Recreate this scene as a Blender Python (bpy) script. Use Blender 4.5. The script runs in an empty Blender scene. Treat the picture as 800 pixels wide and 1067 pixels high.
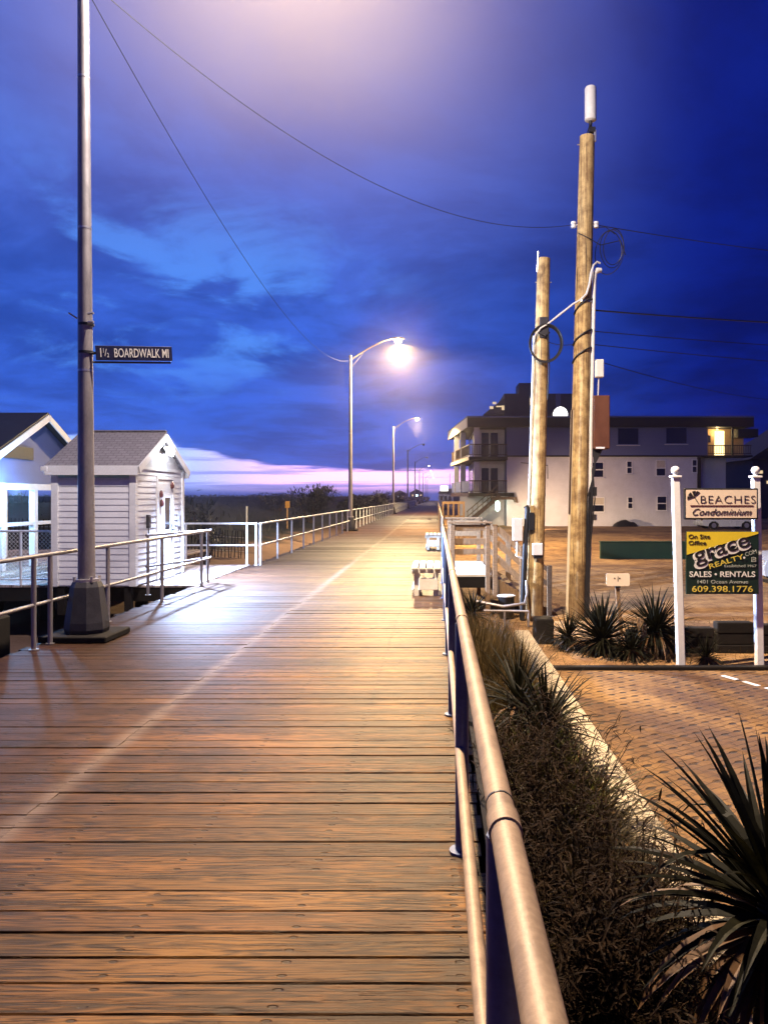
import bpy, bmesh, math, random
from mathutils import Vector, Matrix, noise as mnoise
R = math.radians
PI = math.pi
random.seed(11)
S = bpy.context.scene
C = S.collection
G = -0.85                      # street side ground level (boardwalk deck top is 0)

# ------------------------------------------------------------------ node helpers
class NT:
    def __init__(s, nt):
        s.nt = nt; nt.nodes.clear()
    def n(s, t, ins=None, **kw):
        nd = s.nt.nodes.new(t)
        for k, v in kw.items(): setattr(nd, k, v)
        if ins:
            for k, v in ins.items():
                sock = nd.inputs[k]
                if isinstance(v, bpy.types.NodeSocket): s.nt.links.new(v, sock)
                else:
                    try: sock.default_value = v
                    except Exception: sock.default_value = (*v, 1.0)
        return nd
    def m(s, op, a, b=None, c=None, clamp=False):
        nd = s.nt.nodes.new('ShaderNodeMath'); nd.operation = op; nd.use_clamp = clamp
        for i, v in enumerate((a, b, c)):
            if v is None: continue
            if isinstance(v, bpy.types.NodeSocket): s.nt.links.new(v, nd.inputs[i])
            else: nd.inputs[i].default_value = v
        return nd.outputs[0]
    def mix(s, f, a, b, blend='MIX'):
        nd = s.nt.nodes.new('ShaderNodeMix'); nd.data_type = 'RGBA'; nd.blend_type = blend
        for i, v in ((0, f), (6, a), (7, b)):
            if isinstance(v, bpy.types.NodeSocket): s.nt.links.new(v, nd.inputs[i])
            elif i == 0: nd.inputs[0].default_value = v
            else: nd.inputs[i].default_value = (*v[:3], 1)
        return nd.outputs[2]
    def smooth(s, v, lo, hi, a=0.0, b=1.0):
        nd = s.nt.nodes.new('ShaderNodeMapRange'); nd.interpolation_type = 'SMOOTHSTEP'
        s.nt.links.new(v, nd.inputs[0])
        nd.inputs[1].default_value = lo; nd.inputs[2].default_value = hi
        nd.inputs[3].default_value = a; nd.inputs[4].default_value = b
        return nd.outputs[0]
    def xyz(s, x, y, z):
        return s.n('ShaderNodeCombineXYZ', {0: x, 1: y, 2: z}).outputs[0]
    def sep(s, v):
        return s.n('ShaderNodeSeparateXYZ', {0: v}).outputs
    def noise(s, vec, scale=5, detail=4, rough=.5, dist=0):
        return s.n('ShaderNodeTexNoise', {'Vector': vec, 'Scale': scale, 'Detail': detail, 'Roughness': rough, 'Distortion': dist}).outputs[0]

def new_mat(name):
    m = bpy.data.materials.new(name); m.use_nodes = True
    return m, NT(m.node_tree)
def finish(t, color, rough=.6, metal=0, bump=None, bstr=.3, bdist=.01, spec=.5, emit=None, estr=0, trans=0, tint=None):
    p = t.n('ShaderNodeBsdfPrincipled')
    def st(k, v):
        if isinstance(v, bpy.types.NodeSocket): t.nt.links.new(v, p.inputs[k])
        else:
            try: p.inputs[k].default_value = v
            except Exception: p.inputs[k].default_value = (*v, 1)
    st('Base Color', color); st('Roughness', rough); st('Metallic', metal); st('Specular IOR Level', spec)
    if tint: st('Specular Tint', (*tint, 1))
    if emit is not None: st('Emission Color', emit); st('Emission Strength', estr)
    if bump is not None:
        b = t.n('ShaderNodeBump', {'Height': bump, 'Strength': bstr, 'Distance': bdist})
        t.nt.links.new(b.outputs[0], p.inputs['Normal'])
    o = t.n('ShaderNodeOutputMaterial')
    if trans > 0:
        tr = t.n('ShaderNodeBsdfTranslucent')
        if isinstance(color, bpy.types.NodeSocket): t.nt.links.new(color, tr.inputs[0])
        else: tr.inputs[0].default_value = (*color, 1)
        mx = t.n('ShaderNodeMixShader', {0: trans, 1: p.outputs[0], 2: tr.outputs[0]})
        t.nt.links.new(mx.outputs[0], o.inputs[0])
    else: t.nt.links.new(p.outputs[0], o.inputs[0])

def plain(name, c, rough=.6, metal=0, var=.25, scale=6, bstr=.15, stretch=(1, 1, 1), spec=.5, c2=None, trans=0):
    """one colour, unevenly worn"""
    m, t = new_mat(name)
    pos = t.n('ShaderNodeNewGeometry').outputs['Position']
    x, y, z = t.sep(pos)
    v = t.xyz(t.m('MULTIPLY', x, stretch[0]), t.m('MULTIPLY', y, stretch[1]), t.m('MULTIPLY', z, stretch[2]))
    a = t.noise(v, scale, 6, .6)
    b = t.noise(v, scale * 7.3, 4, .6)
    f = t.m('ADD', t.m('MULTIPLY', a, .65), t.m('MULTIPLY', b, .35))
    f = t.smooth(f, .3, .7)
    lo = c2 if c2 else tuple(k * (1 - var) for k in c)
    col = t.mix(f, lo, tuple(min(1, k * (1 + var * .3)) for k in c))
    r = t.m('ADD', t.m('MULTIPLY', a, .25), rough - .12, clamp=True)
    finish(t, col, r, metal, b, bstr, .006, spec, trans=trans)
    return m

def emitter(name, c, s):
    m, t = new_mat(name)
    e = t.n('ShaderNodeEmission', {'Color': c, 'Strength': s})
    o = t.n('ShaderNodeOutputMaterial'); t.nt.links.new(e.outputs[0], o.inputs[0])
    return m

def wood_deck(name, axis, pitch, c_hi, c_lo, worn=None, grime=False):
    """weathered deck boards; axis 0: boards run along x"""
    m, t = new_mat(name)
    pos = t.n('ShaderNodeNewGeometry').outputs['Position']
    X, Y, Z = t.sep(pos)
    L, W = (X, Y) if axis == 0 else (Y, X)
    pid = t.n('ShaderNodeAttribute', attribute_name='pid').outputs['Fac']
    p1 = t.m('MULTIPLY', pid, 91.7)
    wn = t.n('ShaderNodeTexWhiteNoise', {'W': p1}, noise_dimensions='1D').outputs
    r1 = wn[0]
    rc = t.sep(wn[1])
    # long grain with cathedral figure
    warp = t.noise(t.xyz(t.m('ADD', t.m('MULTIPLY', L, .9), p1), t.m('MULTIPLY', W, 9.0), p1), 1.0, 3, .55, .3)
    rings = t.m('SINE', t.m('ADD', t.m('MULTIPLY', warp, 75.0), t.m('MULTIPLY', W, 130.0)))
    rings = t.m('ADD', t.m('MULTIPLY', rings, .5), .5)
    fine = t.noise(t.xyz(t.m('ADD', t.m('MULTIPLY', L, 2.2), p1), t.m('MULTIPLY', W, 105.0), p1), 1.0, 6, .74, .45)
    blot = t.noise(t.xyz(t.m('MULTIPLY', L, 1.3), t.m('MULTIPLY', W, 3.1), t.m('MULTIPLY', pid, 3.0)), 1.0, 5, .6)
    f = t.m('ADD', t.m('ADD', t.m('MULTIPLY', rings, .13), t.m('MULTIPLY', fine, .72)), t.m('MULTIPLY', blot, .32))
    f = t.smooth(f, .44, .72)
    col = t.mix(f, c_lo, c_hi)
    # board to board tone
    tone = t.m('ADD', t.m('MULTIPLY', r1, .75), .60)
    col = t.mix(1.0, col, t.n('ShaderNodeCombineColor', {0: tone, 1: t.m('MULTIPLY', tone, t.m('ADD', .93, t.m('MULTIPLY', rc[1], .1))), 2: t.m('MULTIPLY', tone, t.m('ADD', .86, t.m('MULTIPLY', rc[2], .22)))}).outputs[0], 'MULTIPLY')
    # drying checks: thin dark splits along the grain, denser on some boards
    ck = t.noise(t.xyz(t.m('ADD', t.m('MULTIPLY', L, 2.6), t.m('MULTIPLY', p1, 1.7)), t.m('MULTIPLY', W, 84.0), p1), 1.0, 4, .6, .4)
    ck2 = t.noise(t.xyz(t.m('MULTIPLY', L, 1.1), t.m('MULTIPLY', W, 14.0), t.m('ADD', p1, 4.0)), 1.0, 2, .5)
    thr = t.m('ADD', .24, t.m('MULTIPLY', ck2, .32))
    cm = t.smooth(t.m('SUBTRACT', thr, ck), -.012, .03)
    big = t.noise(t.xyz(t.m('MULTIPLY', L, .8), t.m('MULTIPLY', W, 1.1), 7.0), 1.0, 5, .65)
    bt = t.smooth(big, .36, .62, .62, 1.22)
    col = t.mix(1.0, col, t.n('ShaderNodeCombineColor', {0: bt, 1: bt, 2: bt}).outputs[0], 'MULTIPLY')
    # knots
    vo = t.n('ShaderNodeTexVoronoi', {'Vector': t.xyz(t.m('ADD', t.m('MULTIPLY', L, 1.5), p1), t.m('MULTIPLY', W, 5.2), p1), 'Scale': 1.0, 'Randomness': 1.0})
    kr = t.sep(vo.outputs['Color'])[0]
    kn = t.m('MULTIPLY', t.smooth(vo.outputs['Distance'], .10, .035), t.m('GREATER_THAN', kr, .62))
    halo = t.m('MULTIPLY', t.smooth(vo.outputs['Distance'], .34, .06), t.m('GREATER_THAN', kr, .55))
    # nails, two per joist
    jo = t.m('ADD', t.m('DIVIDE', L, .61), t.m('ADD', .37, t.m('MULTIPLY', t.m('SUBTRACT', rc[0], .5), .05)))
    dl = t.m('MULTIPLY', t.m('ABSOLUTE', t.m('SUBTRACT', t.m('FRACT', jo), .5)), .61)
    fw = t.m('FRACT', t.m('DIVIDE', W, pitch))
    dw = t.m('MULTIPLY', t.m('ABSOLUTE', t.m('SUBTRACT', t.m('ABSOLUTE', t.m('SUBTRACT', fw, t.m('ADD', .46, t.m('MULTIPLY', rc[1], .06)))), .27)), pitch)
    dn = t.m('SQRT', t.m('ADD', t.m('POWER', t.m('MULTIPLY', dl, .55), 2.0), t.m('POWER', dw, 2.0)))
    nail = t.m('MULTIPLY', t.smooth(dn, .0115, .006), t.m('GREATER_THAN', t.noise(t.xyz(t.m('MULTIPLY', L, 3.0), p1, 0.0), 2.0, 1), .38))
    dark = t.m('MAXIMUM', t.m('MAXIMUM', cm, kn), nail)
    col = t.mix(t.m('MULTIPLY', halo, .5), col, tuple(k * .55 for k in c_lo))
    if worn is not None:
        wd = t.m('ABSOLUTE', t.m('SUBTRACT', t.m('ADD', L, t.m('MULTIPLY', t.m('SUBTRACT', t.noise(t.xyz(0.0, t.m('MULTIPLY', W, 3.0), p1), 1.0, 3), .5), .07)), worn))
        wm = t.m('MULTIPLY', t.smooth(wd, .12, .0), t.m('ADD', .35, t.m('MULTIPLY', fine, 1.0)), clamp=True)
        col = t.mix(wm, col, (.21, .145, .10))
        # foot traffic polishes a broad lane
        lane = t.noise(t.xyz(t.m('MULTIPLY', L, .9), t.m('MULTIPLY', W, .12), 3.0), 1.0, 2, .5)
        col = t.mix(t.m('MULTIPLY', t.smooth(lane, .48, .68), .30), col, (.13, .062, .022))
        sea_shade = t.m('MULTIPLY', t.smooth(t.m('ADD', L, t.m('MULTIPLY', t.m('SUBTRACT', blot, .5), 1.6)), -.9, -2.9), .74)
        col = t.mix(sea_shade, col, t.mix(f, (.006, .003, .003), (.030, .016, .017)))   # darker left side painted in where the lamplight should fall off
    if grime:
        gn = t.noise(t.xyz(t.m('MULTIPLY', L, 4.0), t.m('MULTIPLY', W, 6.0), 1.0), 1.0, 5, .65)
        gm = t.m('MULTIPLY', t.smooth(L, -.42, .12), t.smooth(gn, .42, .62), clamp=True)
        col = t.mix(t.m('MULTIPLY', gm, .85), col, (.035, .026, .018))
    col = t.mix(t.m('MULTIPLY', dark, .9), col, (.018, .012, .008))
    ro = t.m('ADD', .42, t.m('MULTIPLY', fine, .26))
    h = t.m('SUBTRACT', t.m('ADD', t.m('MULTIPLY', fine, .5), t.m('MULTIPLY', rings, .12)), t.m('MULTIPLY', dark, 1.2))
    finish(t, col, ro, 0, h, .6, .007, .20, tint=(1, .68, .40))
    return m

# ------------------------------------------------------------------ mesh helpers
class MB:
    def __init__(s): s.v = []; s.f = []; s.pid = []; s.cur = 0.0
    def add(s, vs, fs):
        o = len(s.v); s.v += [tuple(v) for v in vs]
        for f in fs: s.f.append(tuple(i + o for i in f)); s.pid.append(s.cur)
        return s
    def box(s, x0, x1, y0, y1, z0, z1, ch=0):
        return s.obox(((x0 + x1) / 2, (y0 + y1) / 2, (z0 + z1) / 2), (x1 - x0, y1 - y0, z1 - z0), None, ch)
    def obox(s, c, d, M=None, ch=0):
        hx, hy, hz = d[0] / 2, d[1] / 2, d[2] / 2
        if ch:
            ch = min(ch, hx * .45, hy * .45, hz * .45)
            bm = bmesh.new(); bmesh.ops.create_cube(bm, size=1)
            for v in bm.verts: v.co = Vector((v.co.x * d[0], v.co.y * d[1], v.co.z * d[2]))
            bmesh.ops.bevel(bm, geom=bm.edges[:], offset=ch, segments=1, affect='EDGES')
            vs = [v.co.copy() for v in bm.verts]; bm.verts.index_update()
            fs = [tuple(v.index for v in f.verts) for f in bm.faces]; bm.free()
        else:
            vs = [Vector((sx * hx, sy * hy, sz * hz)) for sz in (-1, 1) for sy in (-1, 1) for sx in (-1, 1)]
            fs = [(0, 2, 3, 1), (4, 5, 7, 6), (0, 1, 5, 4), (2, 6, 7, 3), (0, 4, 6, 2), (1, 3, 7, 5)]
        if M is not None: vs = [M @ v for v in vs]
        c = Vector(c)
        return s.add([v + c for v in vs], fs)
    def bar(s, p0, p1, w, h, ch=0, up=(0, 0, 1)):
        """rectangular bar from p0 to p1"""
        p0, p1 = Vector(p0), Vector(p1); d = p1 - p0; L = d.length; d.normalize()
        u = Vector(up)
        if abs(d.dot(u)) > .98: u = Vector((0, 1, 0))
        sd = d.cross(u).normalized(); u = sd.cross(d).normalized()
        M = Matrix((sd, d, u)).transposed()
        return s.obox((p0 + p1) / 2, (w, L, h), M, ch)
    def tube(s, pts, r, n=10, caps=True):
        pts = [Vector(p) for p in pts]; k = len(pts)
        rs = r if isinstance(r, (list, tuple)) else [r] * k
        vs = []; fs = []; prev = None
        for i, p in enumerate(pts):
            d = (pts[min(i + 1, k - 1)] - pts[max(i - 1, 0)])
            if d.length < 1e-9: d = Vector((0, 0, 1))
            d.normalize()
            a = prev if prev is not None else (Vector((1, 0, 0)) if abs(d.x) < .9 else Vector((0, 1, 0)))
            a = (a - d * a.dot(d)).normalized(); b = d.cross(a); prev = a
            for j in range(n):
                t = 2 * PI * j / n
                vs.append(p + (a * math.cos(t) + b * math.sin(t)) * rs[i])
        for i in range(k - 1):
            for j in range(n):
                j2 = (j + 1) % n
                fs.append((i * n + j, i * n + j2, (i + 1) * n + j2, (i + 1) * n + j))
        if caps:
            fs.append(tuple(range(n - 1, -1, -1))); fs.append(tuple(range((k - 1) * n, k * n)))
        return s.add(vs, fs)
    def lathe(s, prof, c=(0, 0, 0), n=20, sq=None):
        """prof: (radius, z) list about a vertical axis"""
        pts = [(c[0], c[1], c[2] + z) for r, z in prof]
        k = len(prof); vs = []; fs = []
        for r, z in prof:
            for j in range(n):
                t = 2 * PI * (j + .5) / n; q = 1
                if sq: q = min(1 / max(abs(math.cos(t)), abs(math.sin(t))), sq)
                vs.append((c[0] + r * q * math.cos(t), c[1] + r * q * math.sin(t), c[2] + z))
        for i in range(k - 1):
            for j in range(n):
                j2 = (j + 1) % n
                fs.append((i * n + j, i * n + j2, (i + 1) * n + j2, (i + 1) * n + j))
        fs.append(tuple(range(n - 1, -1, -1))); fs.append(tuple(range((k - 1) * n, k * n)))
        return s.add(vs, fs)
    def prism(s, poly, ax, a, b):
        """2D polygon extruded along axis ax from a to b. ax 'x': poly (y,z); 'y': poly (x,z); 'z': poly (x,y)"""
        k = len(poly)
        def P(p, t):
            return {'x': (t, p[0], p[1]), 'y': (p[0], t, p[1]), 'z': (p[0], p[1], t)}[ax]
        vs = [P(p, a) for p in poly] + [P(p, b) for p in poly]
        fs = [tuple(range(k)), tuple(range(2 * k - 1, k - 1, -1))] + [(i, i + k, (i + 1) % k + k, (i + 1) % k) for i in range(k)]
        return s.add(vs, fs)
    def build(s, name, mat, parent=None, smooth=False, world=True, fix=True):
        me = bpy.data.meshes.new(name)
        off = Vector((0, 0, 0))
        if parent is not None and world: off = wloc(parent)
        me.from_pydata([(v[0] - off.x, v[1] - off.y, v[2] - off.z) for v in s.v], [], s.f)
        if fix and len(s.f) < 60000:
            bm = bmesh.new(); bm.from_mesh(me); bmesh.ops.recalc_face_normals(bm, faces=bm.faces[:]); bm.to_mesh(me); bm.free()
        at = me.attributes.new('pid', 'FLOAT', 'FACE')
        at.data.foreach_set('value', s.pid)
        me.materials.append(mat)
        if smooth:
            me.polygons.foreach_set('use_smooth', [True] * len(me.polygons))
            try: me.set_sharp_from_angle(angle=R(40))
            except Exception: pass
        o = bpy.data.objects.new(name, me); C.objects.link(o)
        if parent is not None: o.parent = parent
        return o
def wloc(o):
    v = Vector((0, 0, 0))
    while o is not None: v += o.location; o = o.parent
    return v
def tag(o, label=None, cat=None, group=None, kind=None):
    if label: o['label'] = label
    if cat: o['category'] = cat
    if group: o['group'] = group
    if kind: o['kind'] = kind
    return o
def thing(name, loc, label, cat, group=None, rz=0):
    o = bpy.data.objects.new(name, None); C.objects.link(o); o.location = loc; o.rotation_euler = (0, 0, rz)
    o.empty_display_size = .1
    return tag(o, label, cat, group)
def struct(name, mb, mat, smooth=False):
    return tag(mb.build(name, mat, None, smooth), kind='structure')
def copy_tree(o, parent=None):
    c = o.copy(); C.objects.link(c); c.parent = parent
    for ch in list(o.children): copy_tree(ch, c)
    return c
def text(body, size, loc, mat, parent, name='lettering', width=None, sx=1, shear=0, rot=0, off=0, align='CENTER', depth=.0015, rz=0, space=1):
    cu = bpy.data.curves.new(name, 'FONT'); cu.body = body; cu.size = size; cu.shear = shear; cu.offset = off
    cu.align_x = align; cu.align_y = 'CENTER'; cu.extrude = depth; cu.space_character = space
    cu.resolution_u = 4
    cu.materials.append(mat)
    o = bpy.data.objects.new(name, cu); C.objects.link(o); o.parent = parent
    o.location = Vector(loc) - (wloc(parent) if parent else Vector())
    o.rotation_euler = (R(90), -rot, rz); o.scale = (sx, 1, 1)
    if width: o['fit'] = width
    return o
def cat_curve(p0, p1, sag, n=24):
    p0, p1 = Vector(p0), Vector(p1)
    return [p0.lerp(p1, i / n) - Vector((0, 0, sag * 4 * (i / n) * (1 - i / n))) for i in range(n + 1)]

# ------------------------------------------------------------------ materials
M = {}
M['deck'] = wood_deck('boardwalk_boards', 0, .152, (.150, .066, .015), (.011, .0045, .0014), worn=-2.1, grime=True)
M['plat'] = wood_deck('platform_boards', 1, .145, (.46, .40, .36), (.24, .20, .17))
M['timber'] = plain('weathered_timber', (.25, .15, .072), .8, 0, .45, 3, .4, (3, 3, 12))
M['timber_h'] = plain('weathered_rail_timber', (.27, .165, .08), .8, 0, .45, 3, .4, (12, 12, 3))
M['dark_timber'] = plain('dark_creosote_timber', (.014, .011, .009), .85, 0, .5, 4, .5, spec=.2)
M['galv'] = plain('galvanised_pipe', (.40, .28, .17), .54, .12, .35, 13, .12, spec=.3)
M['post_blue'] = plain('blue_rail_post', (.075, .105, .21), .42, .35, .3, 9, .08)  # near railing's posts, bluer than its pipes
M['white_rail'] = plain('white_rail_paint', (.72, .72, .74), .4, .2, .2, 9, .06)
M['lamp_metal'] = plain('lamp_pole_metal', (.36, .33, .32), .45, .55, .3, 5, .1, (2, 2, .6))
M['lamp_base'] = plain('lamp_base_metal', (.045, .043, .05), .5, .3, .4, 6, .2)
M['white'] = plain('white_paint', (.78, .78, .78), .5, 0, .12, 5, .1)
M['vinyl'] = plain('white_vinyl_siding', (.78, .78, .80), .45, 0, .10, 3, .05)
M['aqua'] = plain('pale_aqua_frieze', (.36, .62, .66), .5, 0, .15, 4, .05)
M['shingle_white'] = plain('white_gable_boards', (.66, .66, .68), .6, 0, .2, 4, .2)
M['black'] = plain('black_paint', (.012, .012, .013), .45, 0, .3, 8, .1)
M['rubber'] = plain('black_cable', (.012, .012, .014), .5, 0, .3, 8, .1)
M['glass'] = plain('dark_window_glass', (.012, .014, .02), .08, 0, .1, 2, 0, spec=.8)
M['blind'] = plain('drawn_blind', (.55, .50, .42), .7, 0, .15, 4, .05)
M['pvc'] = plain('white_pvc_conduit', (.72, .70, .66), .42, 0, .15, 6, .05)
M['brown_box'] = plain('brown_cabinet_paint', (.11, .036, .015), .5, 0, .25, 4, .08)
M['sign_cream'] = plain('cream_sign_board', (.80, .66, .50), .5, 0, .06, 5, .02)
M['sign_yellow'] = plain('yellow_sign_board', (.74, .56, .03), .45, 0, .06, 5, .02)
M['sign_green'] = plain('dark_green_sign_board', (.006, .022, .014), .4, 0, .1, 5, .02)
M['ink'] = plain('black_lettering', (.012, .010, .010), .5, 0, .1, 5, 0)
M['ink_brown'] = plain('maroon_lettering', (.09, .018, .014), .5, 0, .1, 5, 0)
M['ink_white'] = plain('white_lettering', (.78, .77, .72), .5, 0, .05, 5, 0)
M['ink_yellow'] = plain('yellow_lettering', (.70, .55, .08), .5, 0, .05, 5, 0)
M['ink_pale'] = plain('pale_grey_lettering', (.42, .45, .40), .5, 0, .05, 5, 0)
M['blue_sign'] = plain('navy_sign_enamel', (.012, .014, .05), .35, 0, .15, 8, .02)
M['concrete'] = plain('concrete_kerb', (.46, .37, .24), .85, 0, .35, 5, .08)
M['yucca'] = plain('yucca_leaf', (.012, .011, .0035), .6, 0, .45, 7, .05, spec=.12, c2=(.0025, .0025, .001), trans=.15)
M['yucca_dry'] = plain('dry_yucca_leaf', (.13, .060, .015), .6, 0, .4, 7, .05, trans=.2)
M['bark'] = plain('fibrous_trunk', (.09, .06, .035), .85, 0, .5, 12, .6)
M['grass'] = plain('ornamental_grass_blade', (.085, .050, .013), .6, 0, .5, 5, .05, c2=(.02, .018, .007), spec=.15, trans=.2)
M['grass_dry'] = plain('dead_wispy_leaf', (.026, .014, .006), .7, 0, .6, 6, .05, spec=.05, c2=(.003, .002, .0015), trans=.1)
M['sedge'] = plain('dark_sedge_blade', (.085, .058, .016), .55, 0, .7, 3, .05, spec=.15, c2=(.006, .006, .002), trans=.15)
M['leaf_green'] = plain('strap_leaf_green', (.075, .070, .010), .5, 0, .5, 6, .05, spec=.2, c2=(.012, .016, .004), trans=.2)
M['bush'] = plain('dark_shrub_leaf', (.010, .013, .008), .6, 0, .5, 5, .05)
M['stucco'] = plain('white_stucco', (.56, .57, .64), .8, 0, .14, 1.1, .25)
M['siding_up'] = plain('grey_lavender_siding', (.11, .13, .27), .7, 0, .12, 1.0, .1, (.4, 1, 6))
M['fascia_dark'] = plain('dark_brown_fascia', (.02, .015, .013), .6, 0, .3, 4, .1)
M['cream_trim'] = plain('cream_trim', (.72, .62, .42), .6, 0, .15, 4, .1)
M['brown_rail'] = plain('brown_balcony_rail', (.07, .04, .028), .6, 0, .35, 4, .1)
M['roof_grey'] = None
M['interior'] = plain('warm_interior_wall', (.62, .42, .22), .7, 0, .15, 3, .05)
M['navy_wall'] = plain('dark_blue_house_wall', (.05, .05, .08), .8, 0, .25, 1, .1)
M['green_panel'] = plain('dark_green_panel', (.02, .05, .016), .75, 0, .3, 3, .2)
M['car_white'] = plain('pale_car_paint', (.62, .66, .66), .25, .1, .06, 2, 0, spec=.7)
M['tyre'] = plain('tyre_rubber', (.016, .016, .017), .8, 0, .3, 8, .1)
M['rim'] = plain('wheel_rim', (.45, .45, .46), .35, .7, .1, 5, 0)
M['bench'] = plain('white_bench_paint', (.80, .74, .60), .5, 0, .22, 6, .1)
M['bench_dark'] = plain('blue_grey_bench_leg', (.06, .065, .09), .5, .2, .3, 6, .1)
M['yellow_plate'] = plain('yellow_warning_plate', (.20, .10, .008), .5, 0, .1, 5, .02)
M['steel'] = plain('bright_bracket_steel', (.66, .64, .62), .35, .8, .15, 8, .05)
M['lens_warm'] = emitter('warm_street_lamp_lens', (1, .80, .55), 60)
M['lens_white'] = emitter('cool_flood_lamp_lens', (.86, .92, 1), 160)
M['lens_green'] = emitter('greenish_porch_lamp', (.72, 1, .78), 14)
M['lens_cyan'] = emitter('cyan_porch_lamp', (.55, .85, 1), 8)
M['lit_door'] = emitter('brightly_lit_doorway', (1, .80, .38), 2.6)
M['globe'] = emitter('lit_white_globe', (1, .97, .92), 2.5)
M['far_lamp'] = emitter('far_street_lamp_glow', (1, .86, .80), 14)
M['lit_window'] = emitter('lit_window_glow', (1, .74, .42), .9)

def shingles():
    m, t = new_mat('grey_asphalt_shingle')
    pos = t.n('ShaderNodeNewGeometry').outputs['Position']
    x, y, z = t.sep(pos)
    v = t.xyz(t.m('ADD', x, t.m('MULTIPLY', y, .13)), t.m('MULTIPLY', z, 1.7), 0.0)
    br = t.n('ShaderNodeTexBrick', {'Vector': v, 'Scale': 1.0, 'Color1': (.28, .26, .28, 1), 'Color2': (.21, .195, .21, 1), 'Mortar': (.09, .08, .09, 1), 'Mortar Size': .008, 'Brick Width': .15, 'Row Height': .085})
    n = t.noise(pos, 40, 5, .7)
    col = t.mix(.45, br.outputs[0], t.mix(n, (.06, .05, .05), (.30, .26, .26)), 'MIX')
    finish(t, col, .85, 0, t.m('ADD', n, t.m('MULTIPLY', br.outputs[1], -1.0)), .4, .01)
    return m
M['roof_grey'] = shingles()

def pole_wood():
    m, t = new_mat('utility_pole_wood')
    pos = t.n('ShaderNodeNewGeometry').outputs['Position']
    x, y, z = t.sep(pos)
    a = t.noise(t.xyz(t.m('MULTIPLY', x, 26.0), t.m('MULTIPLY', y, 26.0), t.m('MULTIPLY', z, 1.1)), 1.0, 5, .65, .3)
    b = t.noise(pos, 4.5, 6, .68)
    f = t.smooth(t.m('ADD', t.m('MULTIPLY', a, .45), t.m('MULTIPLY', b, .55)), .38, .62)
    col = t.mix(f, (.20, .115, .042), (.58, .41, .17))
    ck = t.noise(t.xyz(t.m('MULTIPLY', x, 34.0), t.m('MULTIPLY', y, 34.0), t.m('MULTIPLY', z, .6)), 1.0, 3, .6)
    col = t.mix(t.smooth(ck, .40, .33), col, (.04, .025, .014))
    # creosote line: the lowest couple of metres are stained dark
    lo = t.smooth(t.m('ADD', z, t.m('MULTIPLY', t.m('SUBTRACT', b, .5), 1.6)), .35, -.15)
    col = t.mix(t.m('MULTIPLY', lo, .55), col, (.05, .025, .012))
    finish(t, col, .8, 0, a, .6, .012)
    return m
M['pole'] = pole_wood()

def sand():
    m, t = new_mat('sandy_ground')
    pos = t.n('ShaderNodeNewGeometry').outputs['Position']
    a = t.noise(pos, .35, 6, .6); b = t.noise(pos, 2.3, 7, .65); c = t.noise(pos, 28, 4, .7)
    f = t.smooth(t.m('ADD', t.m('MULTIPLY', a, .55), t.m('MULTIPLY', b, .45)), .38, .64)
    col = t.mix(f, (.14, .062, .020), (.46, .265, .098))
    col = t.mix(t.smooth(c, .60, .68), col, (.07, .045, .02))
    finish(t, col, .9, 0, t.m('ADD', t.m('MULTIPLY', b, 2.0), t.m('MULTIPLY', c, .5)), .7, .05)
    return m
M['sand'] = sand()

def dune():
    m, t = new_mat('dune_sand_and_scrub')
    pos = t.n('ShaderNodeNewGeometry').outputs['Position']
    x, y, z = t.sep(pos)
    a = t.noise(pos, .5, 6, .6); b = t.noise(pos, 3.0, 6, .65)
    veg = t.smooth(t.m('ADD', z, t.m('MULTIPLY', a, .6)), -.28, .05)
    col = t.mix(veg, t.mix(b, (.09, .055, .038), (.19, .125, .09)), t.mix(b, (.004, .005, .005), (.012, .013, .011)))
    finish(t, col, .95, 0, b, .7, .08, .1)
    return m
M['dune'] = dune()

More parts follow.
